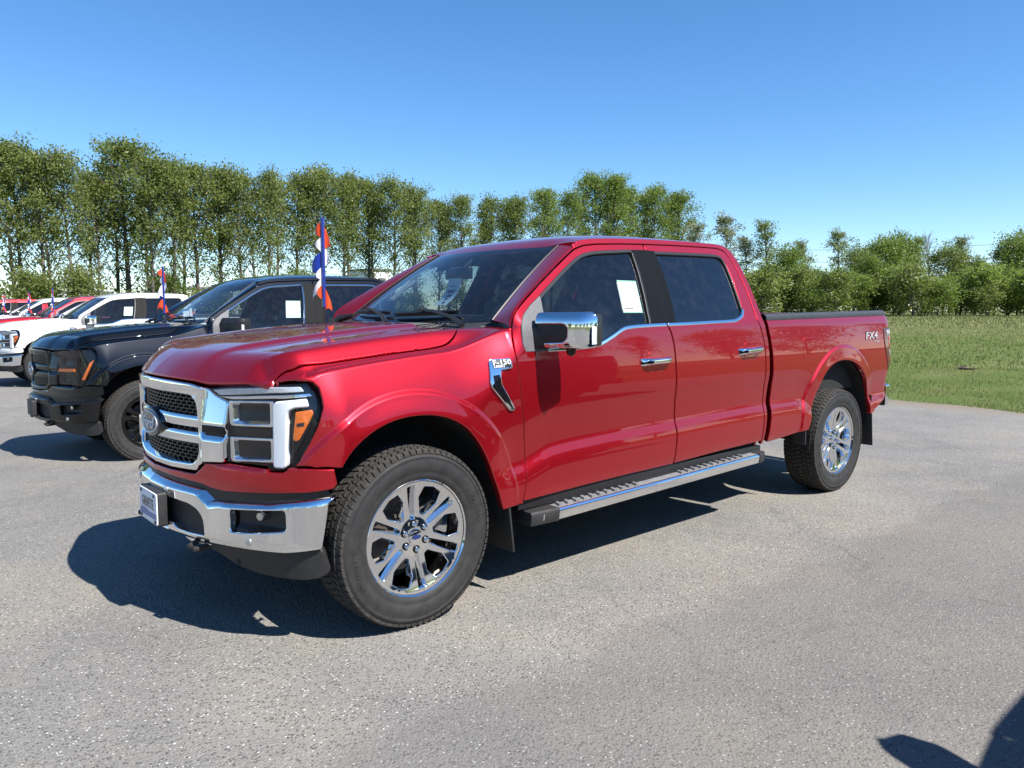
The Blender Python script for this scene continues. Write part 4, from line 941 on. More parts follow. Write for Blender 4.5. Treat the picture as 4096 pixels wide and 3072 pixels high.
# ---- interior
m = MB(); m.prism([(.55, 1.00), (.56, 1.33), (.70, 1.345), (.93, 1.335), (1.02, 1.27), (1.02, 1.12), (.95, 1.0)], 'y', -.86, .86); part('dash', 'dashboard', m.mesh('dashboard', bevel=.02), 'interior_light')
m = MB(); m.box((1.02, 0, 1.30), (.03, .36, .20)); m.box((1.3, 0, .88), (.75, .32, .30)); part('console', 'centre_console', m.mesh('centre_console', bevel=.02), 'interior', 'dash')
m = MB(); c0 = Vector((1.12, -.40, 1.22)); ax = Vector((.42, 0, .9)).normalized(); ex = Vector((0, 1, 0)); ey = ax.cross(ex)
ring = [c0+(ex*math.cos(t)+ey*math.sin(t))*.185 for t in np.linspace(0, 2*math.pi, 33)]; m.tube(ring, .016, 8, cap=False); m.tube([c0-Vector((.16, 0, .07)), c0], .04, 8); m.tube([c0+ex*.17, c0-ex*.17], .022, 6); m.tube([c0, c0-ey*.17], .02, 6)
part('wheelst', 'steering_wheel', m.mesh('steering_wheel'), 'interior')
def seat_m(x, y, w):
    m = MB(); m.box((x, y, .93), (.52, w, .16)); m.box((x+.27, y, 1.20), (.14, w, .60), Matrix.Rotation(R(14), 3, 'Y'))
    return m.mesh('seat', bevel=.05)
def headrest_m(x, y): m = MB(); m.box((x+.36, y, 1.565), (.09, .26, .16), Matrix.Rotation(R(10), 3, 'Y')); m.tube([(x+.34, y-.05, 1.42), (x+.36, y-.05, 1.5)], .008, 6); m.tube([(x+.34, y+.05, 1.42), (x+.36, y+.05, 1.5)], .008, 6); return m.mesh('headrest', bevel=.035)
for k, y in (('a', -.40), ('b', .40)):
    part('seat'+k, 'front_seat', seat_m(1.42, y, .50), 'seat'); part('hr'+k, 'headrest', headrest_m(1.42, y), 'seat', 'seat'+k)
part('bench', 'rear_seat', seat_m(2.32, 0, 1.45), 'seat')
for k, y in (('c', -.42), ('d', .42)): part('hr'+k, 'headrest', headrest_m(2.32, y), 'seat', 'bench')
m = MB(); m.box((1.78, 0, .80), (2.15, 1.70, .03)); part('floorm', 'cab_floor', m.mesh('cab_floor'), 'interior')
def linerf(u, v):
    x = 1.22+np.asarray(u)*1.62; y = (np.asarray(v)*2-1)*.63; return np.stack([x, y, roof_z(x, y)-.035], 1)
part('headl', 'headliner', grid_mesh('headliner', linerf, 20, 16, flip=True), 'interior')
for sg, k in ((-1, 'a'), (1, 'b')):
    part('hrail'+k, 'roof_rail_trim', grid_mesh('roof_rail_trim', lambda u, v, sg=sg: np.stack([1.27+np.asarray(u)*1.52, sg*(.585+.075*np.asarray(v)), roof_z(1.27+np.asarray(u)*1.52, .585+0*np.asarray(v))-.035-.095*np.asarray(v)], 1), 12, 4), 'interior')
    def trimf(u, v, sg=sg):
        u = np.asarray(u); v = np.asarray(v); x = .68+u*2.16; z = .82+v*(.39+.10*sst(.25, .42, u)); return np.stack([x, sg*(side_y(x, z)-.07), z], 1)
    part('dtrim'+k, 'door_trim', grid_mesh('door_trim', trimf, 30, 8), 'interior')
    def apin(u, v, sg=sg):
        q = apil(np.asarray(u), .15+np.asarray(v)*.8); q = q*np.array((1, -sg*-1*1, 1)); q[:, 1] = sg*np.abs(q[:, 1]); return q+np.array((.035, -sg*.030, -.02))
    part('aptrim'+k, 'pillar_cover', grid_mesh('pillar_cover', apin, 30, 5), 'interior_light')
m = MB(); m.tube([(.86, .62, 1.50), (.90, .64, 1.50), (1.00, .62, 1.58), (1.06, .61, 1.62), (1.07, .60, 1.62)], .016, 8); part('grab', 'grab_handle', m.mesh('grab_handle'), 'interior_light')
m = MB(); m.box((1.02, .06, 1.655), (.035, .24, .07)); m.tube([(1.03, .04, 1.68), (1.10, .03, 1.735), (1.15, .02, 1.765)], [.012, .02, .03], 8); part('rvm', 'rear_view_mirror', m.mesh('rear_view_mirror', bevel=.012), 'black_trim')

# ------------------------------------------------------------------ instancing one truck
ROLE = dict(body='paint_red', bright='chrome', seal='black_trim', pillar='pillar_black', glass_dark='glass_tint', grille_black='grille_satin', emblem_face='emblem_dark', lamp_bright='chrome', drl='drl_white', amber_dark='black_trim',
            dam_plastic='black_plastic', lens_bulb='steel', sensor='silver_paint', mirror_cap='chrome', badge_dark='black_trim', step_bright='chrome', step_tread='step_rubber', wheel_face='chrome', wheel_barrel='chrome_dark')
def truck(loc, yaw, label, over=None, skip=(), name='pickup_truck', group=None, extra=()):
    rm = dict(ROLE); rm.update(over or {})
    root = bpy.data.objects.new(name, None); COL.objects.link(root); root.empty_display_size = .3
    root.location = loc; root.rotation_euler = (0, 0, yaw); tag(root, label, 'pickup truck', group)
    made = {}
    for key, nm, me, role, par, mirror, l in list(PARTS)+list(extra):
        if key in skip or any(key.startswith(s_[:-1]) for s_ in skip if s_.endswith('*')) or (par in skip): continue
        o = new_obj(nm, me, made[par] if par else root, rm.get(role, role)); o.location = l
        if mirror: o.scale = (1, -1, 1)
        made[key] = o
    return root, made
# ------------------------------------------------------------------ ground
rng = np.random.default_rng(7); random.seed(7)
def gz(x, y):
    x = np.asarray(x, float); y = np.asarray(y, float)
    return -.13*sst(1.3, 9.5, y)*sst(60, 40, x)+1.0*sst(13, 72, x)
def lot_edge(y): return 10.55+.18*np.sin(y*.55+1)+.10*np.sin(y*1.7)+.05*np.sin(y*4.1+.6)
def asphalt():
    t = NT('asphalt'); p = t.geo()
    big = t.noise(.35, 5, .6, p); mid = t.noise(2.2, 6, .65, p); fine = t.noise(120, 3, .7, p)
    c = t.ramp(big, [(.34, (.145, .140, .132)), (.50, (.208, .199, .184)), (.64, (.262, .247, .218))])
    c = t.mix(t.ramp(mid, [(.35, (0, 0, 0)), (.75, (.55,)*3)]), c, (.122, .118, .112))
    # sandy dust swept together in patches
    dust = t.ramp(t.noise(.8, 7, .72, p), [(.47, (0, 0, 0)), (.63, (.75,)*3)])
    c = t.mix(dust, c, (.265, .238, .192))
    # stone chips of the wearing course: dark, pale and bright ones
    v1 = t.voro(92, p); v2 = t.voro(95, p); v3 = t.voro(210, p)
    def chips(v, lo, hi, amt):
        rnd = t.n('ShaderNodeSeparateColor'); t.l(v.outputs['Color'], rnd.inputs[0])
        a = t.math('GREATER_THAN', rnd.outputs[0], lo); b = t.math('LESS_THAN', v.outputs['Distance'], hi)
        return t.math('MULTIPLY', t.math('MULTIPLY', a, b), amt)
    c = t.mix(chips(v1, .70, .50, .8), c, (.055, .054, .052))
    c = t.mix(chips(v3, .62, .52, .75), c, (.34, .325, .30))
    c = t.mix(chips(v2, .94, .36, .95), c, (.62, .60, .57))
    c = t.mix(t.math('MULTIPLY', fine, .5), c, (.07, .068, .065), 'MIX')
    # the lane laid in a second pass, coarser and darker, with a soft wandering seam
    sy = t.n('ShaderNodeSeparateXYZ'); t.l(p, sy.inputs[0])
    seam = t.ramp(t.math('ADD', t.math('MULTIPLY', t.math('ADD', sy.outputs[1], t.math('MULTIPLY', t.noise(1.1, 6, .7, p), 1.1)), .2), .5), [(.26, (.40,)*3), (.285, (0, 0, 0))])
    c = t.mix(seam, c, (.112, .107, .100))
    # soil and grit washed onto the broken back edge of the lot
    sx = t.n('ShaderNodeSeparateXYZ'); t.l(p, sx.inputs[0])
    ed = t.ramp(t.math('MULTIPLY', t.math('ADD', sx.outputs[0], t.math('MULTIPLY', t.noise(1.6, 6, .7, p), 1.6)), .05), [(.535, (0, 0, 0)), (.572, (.85,)*3)])
    c = t.mix(ed, c, (.185, .150, .108))
    # hairline cracks
    wob = t.n('ShaderNodeVectorMath'); wob.operation = 'ADD'; nz = t.n('ShaderNodeTexNoise'); nz.inputs['Scale'].default_value = 1.3; nz.inputs['Detail'].default_value = 6; t.l(p, nz.inputs['Vector'])
    sc = t.n('ShaderNodeVectorMath'); sc.operation = 'SCALE'; sc.inputs[3].default_value = 1.1; t.l(nz.outputs['Color'], sc.inputs[0]); t.l(p, wob.inputs[0]); t.l(sc.outputs[0], wob.inputs[1])
    ve = t.voro(.16, wob.outputs[0], 'DISTANCE_TO_EDGE')
    crack = t.ramp(ve.outputs['Distance'], [(.0, (.45,)*3), (.0013, (.22,)*3), (.003, (0, 0, 0))])
    gate = t.ramp(t.noise(.45, 3, .5, p), [(.42, (0, 0, 0)), (.56, (1, 1, 1))])
    c = t.mix(t.math('MULTIPLY', t.math('MULTIPLY', crack, gate), .55), c, (.045, .043, .04))
    h = t.math('ADD', t.math('MULTIPLY', v1.outputs['Distance'], .9), t.math('MULTIPLY', v2.outputs['Distance'], .6))
    t.pbsdf(c, .86, 0, 0, .03, .28, t.bump(h, .5, .006)); return t.m
asphalt()
def grass_ground():
    t = NT('grass_ground'); p = t.geo()
    c = t.ramp(t.noise(.5, 6, .65, p), [(.30, (.070, .100, .024)), (.48, (.095, .128, .036)), (.60, (.130, .145, .052)), (.75, (.18, .165, .08))])
    c = t.mix(t.ramp(t.noise(14, 5, .7, p), [(.35, (0, 0, 0)), (.7, (.6,)*3)]), c, (.085, .125, .032))
    sep = t.n('ShaderNodeSeparateXYZ'); t.l(p, sep.inputs[0])
    # unmown straw-coloured stretch further out
    far = t.ramp(t.math('MULTIPLY', t.math('ADD', sep.outputs[0], t.math('MULTIPLY', t.noise(.25, 4, .6, p), 9.0)), .01), [(.40, (0, 0, 0)), (.46, (.75,)*3)])
    straw = t.ramp(t.noise(.9, 6, .65, p), [(.35, (.11, .13, .042)), (.6, (.17, .165, .075)), (.8, (.24, .21, .12))])
    c = t.mix(far, c, straw)
    soil = t.ramp(t.noise(.65, 6, .7, p), [(.66, (0, 0, 0)), (.72, (.8,)*3)])
    c = t.mix(soil, c, (.115, .085, .060))
    t.pbsdf(c, .95, 0, 0, .03, .1, t.bump(t.noise(40, 5, .7, p), .8, .03)); return t.m
grass_ground()
def sheet(name, xs, ys, zoff, mat, edge=None):
    V = []; F = []; nx, ny = len(xs), len(ys)
    for j, y in enumerate(ys):
        for i, x in enumerate(xs):
            xx = x if edge is None or i < nx-1 else float(edge(y))
            V.append((xx, y, float(gz(xx, y))+zoff))
    for j in range(ny-1):
        for i in range(nx-1): F.append((j*nx+i, j*nx+i+1, (j+1)*nx+i+1, (j+1)*nx+i))
    me = mk(name, V, F); o = new_obj(name, me, None, mat); tag(o, kind='structure'); return o
ysd = np.concatenate([np.linspace(-900, -60, 15), np.linspace(-55, -4, 18), np.linspace(-3, 14, 35), np.linspace(16, 60, 20), np.linspace(70, 900, 15)])
sheet('ground', np.concatenate([np.linspace(-900, -60, 12), np.linspace(-50, 90, 57), np.linspace(100, 900, 15)]), ysd, -.03, 'grass_ground')
ya = np.concatenate([np.linspace(-45, -6, 60), np.linspace(-5.6, 16, 120), np.linspace(16.5, 46, 60)])
sheet('parking_lot', [-60, -40, -20, -10, -4, 0, 4, 7, 9, 10.2, 10.5], ya, 0, 'asphalt', lot_edge)
# ------------------------------------------------------------------ grass blades along the lot edge and over the mown field
def foliage(name, c0, c1, trans=.35, rough=.55, dry=None):
    t = NT(name)
    oi = t.n('ShaderNodeObjectInfo'); geo = t.n('ShaderNodeNewGeometry')
    f = t.math('ADD', t.math('MULTIPLY', geo.outputs['Random Per Island'], .7), t.math('MULTIPLY', oi.outputs['Random'], .3))
    col = t.ramp(f, [(0, c0), (1, c1)])
    if dry: col = t.mix(t.ramp(t.noise(.55, 6, .7, t.geo()), [(.46, (0, 0, 0)), (.66, (.85,)*3)]), col, dry)
    d = t.n('ShaderNodeBsdfPrincipled'); t.l(col, d.inputs['Base Color']); d.inputs['Roughness'].default_value = rough; d.inputs['Specular IOR Level'].default_value = .35
    tr = t.n('ShaderNodeBsdfTranslucent'); t.l(t.mix(.5, col, (.20, .30, .03)), tr.inputs[0])
    mx = t.n('ShaderNodeMixShader'); mx.inputs[0].default_value = trans; t.l(d.outputs[0], mx.inputs[1]); t.l(tr.outputs[0], mx.inputs[2]); t.l(mx.outputs[0], t.out.inputs[0]); return t.m
foliage('blade', (.085, .122, .027), (.185, .200, .064), .3, .55, (.235, .205, .095))
foliage('blade_dry', (.15, .165, .055), (.27, .255, .12), .3)
foliage('leaf_poplar', (.140, .178, .046), (.250, .280, .094), .52, .45)
foliage('leaf_young', (.135, .200, .036), (.245, .305, .080), .52, .5)
foliage('leaf_dark', (.110, .165, .036), (.190, .240, .066), .50, .5)
foliage('leaf_grey', (.165, .180, .090), (.270, .270, .155), .40, .5)
simple('bark', (.115, .098, .082), .9, var=.35, vscale=3, bump=.6, bscale=30)
simple('bark_pale', (.25, .23, .205), .9, var=.3, vscale=3)
def blades(name, pts, h, w, lean, mat, label, cat):
    n = len(pts); a = rng.uniform(0, 2*math.pi, n); hh = h*rng.uniform(.5, 1.3, n); ww = w*rng.uniform(.6, 1.4, n); ln = lean*hh*rng.uniform(.2, 1.2, n); la = rng.uniform(0, 2*math.pi, n)
    z0 = gz(pts[:, 0], pts[:, 1])-.035
    V = np.zeros((n, 3, 3)); dx, dy = np.cos(a)*ww/2, np.sin(a)*ww/2
    V[:, 0] = np.stack([pts[:, 0]-dx, pts[:, 1]-dy, z0], 1); V[:, 1] = np.stack([pts[:, 0]+dx, pts[:, 1]+dy, z0], 1); V[:, 2] = np.stack([pts[:, 0]+np.cos(la)*ln, pts[:, 1]+np.sin(la)*ln, z0+hh], 1)
    me = bpy.data.meshes.new(name); me.vertices.add(3*n); me.vertices.foreach_set('co', V.ravel()); me.loops.add(3*n); me.loops.foreach_set('vertex_index', np.arange(3*n, dtype=np.int32))
    me.polygons.add(n); me.polygons.foreach_set('loop_start', np.arange(0, 3*n, 3, dtype=np.int32)); me.update(); me.validate()
    o = new_obj(name, me, None, mat); tag(o, label, cat, kind='stuff'); return o
def scatter(n, x0, x1, y0, y1, bias=1.0):
    x = x0+(x1-x0)*rng.random(n)**bias; y = rng.uniform(y0, y1, n); return np.stack([x, y], 1)
P1 = scatter(90000, 0, 9, -14, 14, 1.4); P1[:, 0] += lot_edge(P1[:, 1])-.12
cl = np.sin(P1[:, 0]*1.9+np.sin(P1[:, 1]*1.3)*2)+np.sin(P1[:, 1]*2.3+P1[:, 0]*.7)+rng.normal(0, .9, len(P1)); P1 = P1[cl > -1.1]
blades('lawn_grass', P1, .05, .011, .5, 'blade', 'short mown green grass along the back edge of the lot', 'grass')
P2 = scatter(70000, 19, 46, -26, 26, 1.1)
blades('field_grass', P2, .075, .03, .5, 'blade', 'green grass of the open field beyond the mown verge', 'grass')
P3 = scatter(50000, 46, 84, -30, 50, 1.0)
blades('tall_dry_grass', P3, .13, .07, .6, 'blade_dry', 'straw-coloured unmown grass in front of the far trees', 'grass')
# soil clods in the mown field
for i, (x, y, r) in enumerate(((20.5, 1.4, .22), (21.6, 2.2, .16), (22.6, .6, .20), (17.4, -1.1, .14), (19.0, 3.0, .12))):
    bm = bmesh.new(); bmesh.ops.create_icosphere(bm, subdivisions=3, radius=r)
    for v in bm.verts: v.co = v.co*(1+.35*math.sin(v.co.x*31+i)*math.sin(v.co.y*27)+.2*math.sin(v.co.z*55)); v.co.z *= .38; v.co.x *= 1.7
    me = bpy.data.meshes.new('soil_clod'); bm.to_mesh(me); bm.free()
    if 'soil' not in MAT: simple('soil', (.075, .055, .040), .95, var=.5, vscale=12, bump=.8, bscale=40)
    o = new_obj('soil_clod', me, None, 'soil'); o.location = (x, y, float(gz(x, y))+.0); o.rotation_euler = (0, 0, i*1.1)
    tag(o, 'dark clod of turned soil lying in the mown grass', 'soil', 'soil clods in the mown grass')

# ------------------------------------------------------------------ trees
def leaves_mesh(name, C, size, up=.0):
    n = len(C); a = rng.normal(size=(n, 3)); a[:, 2] = a[:, 2]*.8+up; a /= np.linalg.norm(a, axis=1)[:, None]
    b = rng.normal(size=(n, 3)); b -= a*(a*b).sum(1)[:, None]; b /= np.linalg.norm(b, axis=1)[:, None]; c = np.cross(a, b)
    s = size*rng.uniform(.6, 1.4, n)[:, None]; V = np.zeros((n, 4, 3))
    V[:, 0] = C-b*s; V[:, 1] = C-c*s*.55+b*s*.1; V[:, 2] = C+b*s; V[:, 3] = C+c*s*.55+b*s*.1
    me = bpy.data.meshes.new(name); me.vertices.add(4*n); me.vertices.foreach_set('co', V.ravel()); me.loops.add(4*n); me.loops.foreach_set('vertex_index', np.arange(4*n, dtype=np.int32))
    me.polygons.add(n); me.polygons.foreach_set('loop_start', np.arange(0, 4*n, 4, dtype=np.int32)); me.update(); me.validate(); return me
def make_tree(kind, seed):
    r = np.random.default_rng(seed); m = MB(); C = []
    if kind == 'poplar':
        Ht = 12.6; lo = .12; nb = 60; size = .095; nl = 160; spread = 2.35
    elif kind == 'slim':
        Ht = 10.0; lo = .14; nb = 36; size = .092; nl = 105; spread = 1.9
    elif kind == 'bushy':
        Ht = 6.6; lo = .05; nb = 50; size = .10; nl = 190; spread = 2.2
    elif kind == 'shrub':
        Ht = 3.2; lo = .03; nb = 30; size = .085; nl = 130; spread = 1.5
    else:
        Ht = 7.5; lo = .2; nb = 34; size = .06; nl = 8; spread = 1.5
    bend = r.normal(0, .25, 2); rt = Ht*.011+.03
    def tp(q): return np.array((bend[0]*q*q+.12*math.sin(q*5+seed), bend[1]*q*q+.12*math.cos(q*4+seed), Ht*q))
    m.tube([tp(q) for q in np.linspace(0, .97, 12)], [rt*(1-q*.93)+.012 for q in np.linspace(0, .97, 12)], 6)
    for i in range(nb):
        q = lo+(1-lo)*((i+r.random())/nb)**(.62 if kind in ('poplar', 'slim') else .85); p0 = tp(min(q, .97)); az = i*2.4+r.normal(0, .5)
        if kind == 'poplar': L = spread*(.30+.78*math.sin(math.pi*min(1, max(.0, q*1.02)**1.75)*.93))*(.65+.6*r.random()); el = R(30+26*r.random())
        elif kind == 'slim': L = spread*(.3+.8*math.sin(math.pi*(q-.15)/.9 if q > .15 else .1))*(.6+.6*r.random()); el = R(42+22*r.random())
        elif kind == 'bare': L = spread*(.4+.6*math.sin(math.pi*q))*(.7+.6*r.random()); el = R(48+20*r.random())
        else: L = spread*(.45+.75*math.sin(math.pi*min(1, q*.9+.08)))*(.6+.6*r.random()); el = R(20+35*r.random())
        d = np.array((math.cos(az)*math.cos(el), math.sin(az)*math.cos(el), math.sin(el)))
        pts = [p0+d*L*t+np.array((0, 0, .18*L*t*t)) for t in (0, .35, .7, 1.)]
        m.tube(pts, [rt*.42*(1-q*.6), rt*.3*(1-q*.6), rt*.16, .008], 4, cap=False)
        if kind == 'bare':
            for k in range(6):
                t = r.uniform(.3, 1); p = p0+d*L*t; d2 = d+r.normal(0, .45, 3); m.tube([p, p+d2*L*.22, p+d2*L*.4+np.array((0, 0, .1))], [.014, .009, .004], 3, cap=False)
        if i % 2 == 0 and kind != 'bare':
            t = .6; p = p0+d*L*t; d2 = d+r.normal(0, .5, 3); m.tube([p, p+d2*L*.45], [.02, .006], 3, cap=False)
        dens = .42 if (kind in ('poplar', 'slim') and q < .45) else 1.0
        k = int(nl*dens*(.6+.8*r.random())); 
        ncl = 4
        for j in range(ncl):
            t = r.uniform(.35, 1.08); c = p0+d*L*t+r.normal(0, .16*spread/1.9, 3); kk = k//ncl
            rad = (.30 if kind in ('poplar', 'slim') else .42)*(.6+.7*r.random())*spread/1.9
            if kind == 'slim': rad *= .9
            C.append(c+np.clip(r.normal(0, 1, (kk, 3)), -1.7, 1.7)*rad*np.array((1, 1, .75)))
    trunk = m.mesh('trunk', angle=60, fix=False)
    if C: C = np.concatenate(C); C = C[C[:, 2] > .15]
    crown = leaves_mesh('crown', C, size, .75)
    return trunk, crown
PRO = {k: [make_tree(k, s) for s in range(a, a+n)] for k, a, n in (('poplar', 11, 5), ('slim', 31, 3), ('bushy', 51, 4), ('shrub', 71, 3), ('bare', 91, 2))}
def tree(name, kind, i, x, y, h, rz, label, leaf, bark='bark', group=None, wide=1.0):
    root = bpy.data.objects.new(name, None); COL.objects.link(root); root.empty_display_size = .5
    H0 = {'poplar': 12.6, 'slim': 10., 'bushy': 6.6, 'shrub': 3.2, 'bare': 7.5}[kind]; s = h/H0
    g0 = float(gz(x, y)); s = (h-g0)/H0; root.location = (x, y, g0-.06); root.rotation_euler = (0, 0, rz); root.scale = (s*wide, s*wide, s)
    t, c = PRO[kind][i % len(PRO[kind])]; new_obj('trunk', t, root, bark); new_obj('crown', c, root, leaf)
    tag(root, label, 'shrub' if kind == 'shrub' else 'tree', group); return root
FW2 = (math.sin(YAW), math.cos(YAW)); RT2 = (math.cos(YAW), -math.sin(YAW))
def at(px, depth):     # ground point seen at image column px (0..2212) at a distance along the view
    lat = (px-1106)/1643.5*depth; return CAM_P.x+FW2[0]*depth+RT2[0]*lat, CAM_P.y+FW2[1]*depth+RT2[1]*lat
def top_h(py, depth): return 1.43+(669-py)/1643.5*depth
def row_depth(px, yrow):
    h = YAW+math.atan((px-1106)/1643.5); return (yrow-CAM_P.y)/math.cos(h)*math.cos(h-YAW)
SKY = [(-330, 350), (-250, 335), (-170, 350), (-95, 330), (-30, 352), (50, 330), (110, 358), (165, 356), (222, 392), (278, 333), (330, 368), (382, 372), (428, 380), (478, 385), (528, 396), (584, 395), (640, 396), (698, 387), (744, 398), (800, 404), (850, 409), (902, 424), (950, 446), (1000, 440), (1058, 446), (1112, 441), (1170, 427), (1222, 431), (1284, 394), (1326, 398), (1366, 420), (1412, 420), (1462, 431)]
rr = random.Random(5)
ORD = ['first', 'second', 'third', 'fourth', 'fifth', 'sixth', 'seventh', 'eighth', 'ninth', 'tenth', 'eleventh', 'twelfth', 'thirteenth', 'fourteenth', 'fifteenth', 'sixteenth', 'seventeenth', 'eighteenth', 'nineteenth', 'twentieth', 'twenty-first', 'twenty-second', 'twenty-third', 'twenty-fourth', 'twenty-fifth', 'twenty-sixth', 'twenty-seventh', 'twenty-eighth', 'twenty-ninth', 'thirtieth']
INF = [a for a, b in SKY if a > 0]
special = {278: 'tall broad-crowned poplar rising above its neighbours behind the white pickup', 1284: 'tall bright poplar whose top shows over the red truck cab roof', 50: 'tallest poplar at the far end of the row, near the picture edge'}
for i, (px, py) in enumerate(SKY):
    d = row_depth(px, 54+rr.uniform(-1.5, 1.5)); x, y = at(px, d); young = px > 1130
    tree('poplar_tree', 'poplar', i*3+i//4, x, y, top_h(py, d), rr.uniform(0, 6.28), special.get(px, 'poplar of the row behind the trucks, standing beyond the picture edge' if px < 0 else (ORD[INF.index(px)]+(' tree from the left in the front line, a bright green poplar' if young else ' tree from the left in the front line of poplars behind the trucks'))),
         'leaf_young' if young else 'leaf_poplar', 'bark', 'poplars in the row behind the trucks', 1.25 if px == 278 else rr.uniform(.85, 1.05))
for i in range(26):
    px = -300+i*70+rr.uniform(-20, 20); d = row_depth(px, 61+rr.uniform(-2, 2)); x, y = at(px, d); py = np.interp(px, [a for a, b in SKY], [b for a, b in SKY])+rr.uniform(12, 45)
    tree('poplar_tree', 'slim', i*2, x, y, top_h(py, d), rr.uniform(0, 6.28), 'thin poplar standing in the second line of the row', 'leaf_poplar', 'bark', 'poplars in the second line', .95)
for i in range(30):
    px = -320+i*62+rr.uniform(-25, 25); d = row_depth(px, 51.5+rr.uniform(-1.5, 3)); x, y = at(px, d)
    tree('undergrowth_shrub', 'shrub', i, x, y, rr.uniform(1.6, 3.6), rr.uniform(0, 6.28), 'leafy shrub growing between the trunks of the poplar row', 'leaf_dark' if i % 2 else 'leaf_poplar', 'bark', 'shrubs under the poplar row', rr.uniform(.8, 1.2))
RIGHT = [(1500, 492, 88, 'slim', 'leaf_grey'), (1562, 478, 84, 'slim', 'leaf_grey'), (1604, 520, 80, 'slim', 'leaf_grey'), (1648, 488, 78, 'slim', 'leaf_poplar'), (1690, 548, 72, 'bushy', 'leaf_young'), (1722, 528, 84, 'slim', 'leaf_grey'), (1752, 590, 74, 'bushy', 'leaf_young'),
         (1802, 508, 82, 'slim', 'leaf_poplar'), (1840, 548, 78, 'bushy', 'leaf_poplar'), (1868, 560, 72, 'bushy', 'leaf_young'), (1905, 530, 74, 'bushy', 'leaf_young'), (1938, 522, 82, 'bushy', 'leaf_dark'), (1966, 519, 86, 'slim', 'leaf_dark'), (2034, 545, 76, 'bushy', 'leaf_poplar'), (2062, 520, 80, 'slim', 'leaf_grey'), (2100, 566, 74, 'bushy', 'leaf_poplar'), (2132, 580, 72, 'bushy', 'leaf_dark'), (2170, 530, 76, 'bushy', 'leaf_dark'), (2212, 515, 78, 'bushy', 'leaf_poplar'),
         (2270, 520, 74, 'bushy', 'leaf_young'), (2330, 500, 78, 'slim', 'leaf_poplar'), (2400, 515, 74, 'bushy', 'leaf_dark'), (2480, 525, 72, 'bushy', 'leaf_young'), (2570, 510, 74, 'bushy', 'leaf_dark')]
INR = [a[0] for a in RIGHT if a[0] <= 2212]
names = {1562: 'greyish tree with sparse young leaves just behind the red cab roof', 1648: 'slender tree with a thin pointed top right of the red cab', 1802: 'open-crowned tree standing over the bright bushes above the truck bed', 1905: 'round bright green tree behind the tailgate of the red truck', 2062: 'thin-topped greyish tree right of the bare one', 1690: 'bright green bushy tree next to the red cab'}
for i, (px, py, d, k, lf) in enumerate(RIGHT):
    x, y = at(px, d); lab = names.get(px)
    tree('field_edge_tree', k, i, x, y, top_h(py, d), rr.uniform(0, 6.28), lab or ('tree beyond the picture edge along the field' if px > 2212 else ORD[INR.index(px)]+' tree from the red cab along the field edge, '+{'leaf_dark': 'dark green', 'leaf_young': 'bright green', 'leaf_grey': 'greyish', 'leaf_poplar': 'mid green'}[lf]), lf, 'bark_pale' if lf == 'leaf_grey' else 'bark', 'trees along the field edge', rr.uniform(.75, 1.0) if k == 'bushy' else 1.15)
x, y = at(1998, 79); tree('bare_tree', 'bare', 0, x, y, top_h(512, 79), 1.0, 'bare leafless tree standing among the green ones beyond the field', 'leaf_grey', 'bark_pale', None, .8)
for i in range(56):
    px = 1470+i*20+rr.uniform(-12, 12); d = 68+rr.uniform(-2.5, 8); x, y = at(px, d)
    tree('field_edge_shrub', 'shrub', i, x, y, top_h(rr.uniform(585, 640), d), rr.uniform(0, 6.28), 'leafy shrub in the thicket along the field edge', ('leaf_young', 'leaf_poplar', 'leaf_young', 'leaf_dark')[i % 4], 'bark', 'shrubs along the field edge', rr.uniform(1.0, 1.5))
# the wooded side of the lot that the chrome mirrors
for i in range(34):
    a = R(150+i*6.2); rad = 62+rr.uniform(-5, 8); x, y = -4+math.cos(a)*rad*1.15, -6+math.sin(a)*rad
    tree('lot_side_tree', ('bushy', 'poplar', 'bushy')[i % 3], i, x, y, rr.uniform(7, 10.5), rr.uniform(0, 6.28), 'tree across the lot, seen mirrored in the chrome of the red truck', 'leaf_poplar' if i % 2 else 'leaf_dark', 'bark', 'trees mirrored in the chrome', 1.25)
# ------------------------------------------------------------------ buildings behind the poplars
def building(px, depth, w, d, h, label, rows):
    x, y = at(px, depth); root = bpy.data.objects.new('building', None); COL.objects.link(root); root.location = (x, y, -.1); root.rotation_euler = (0, 0, R(8)); tag(root, label, 'building')
    m = MB(); m.box((0, 0, h/2), (w, d, h)); new_obj('wall', m.mesh('wall', smooth=False), root, 'building_wall')
    m = MB(); m.box((0, 0, h+.12), (w+.4, d+.4, .28)); new_obj('roof', m.mesh('roof', smooth=False), root, 'building_dark')
    n = int(w/3.2)
    for r_ in range(rows):
        for k in range(n):
            m = MB(); m.box((-w/2+(k+.5)*w/n, -d/2-.03, h*(r_+.55)/rows), (1.4, .08, 1.1)); me = m.mesh('window', smooth=False); new_obj('window', me, root, 'building_dark')
    return root
building(425, 112, 9, 8, 4.4, 'long white building glimpsed between the poplar trunks behind the white pickup', 1)
building(800, 118, 3.2, 6, 7.4, 'small pale block with dark windows seen through the poplars above the black pickup', 2)
building(165, 120, 8, 9, 4.0, 'grey-white building glimpsed behind the trunks at the far end of the row', 1)
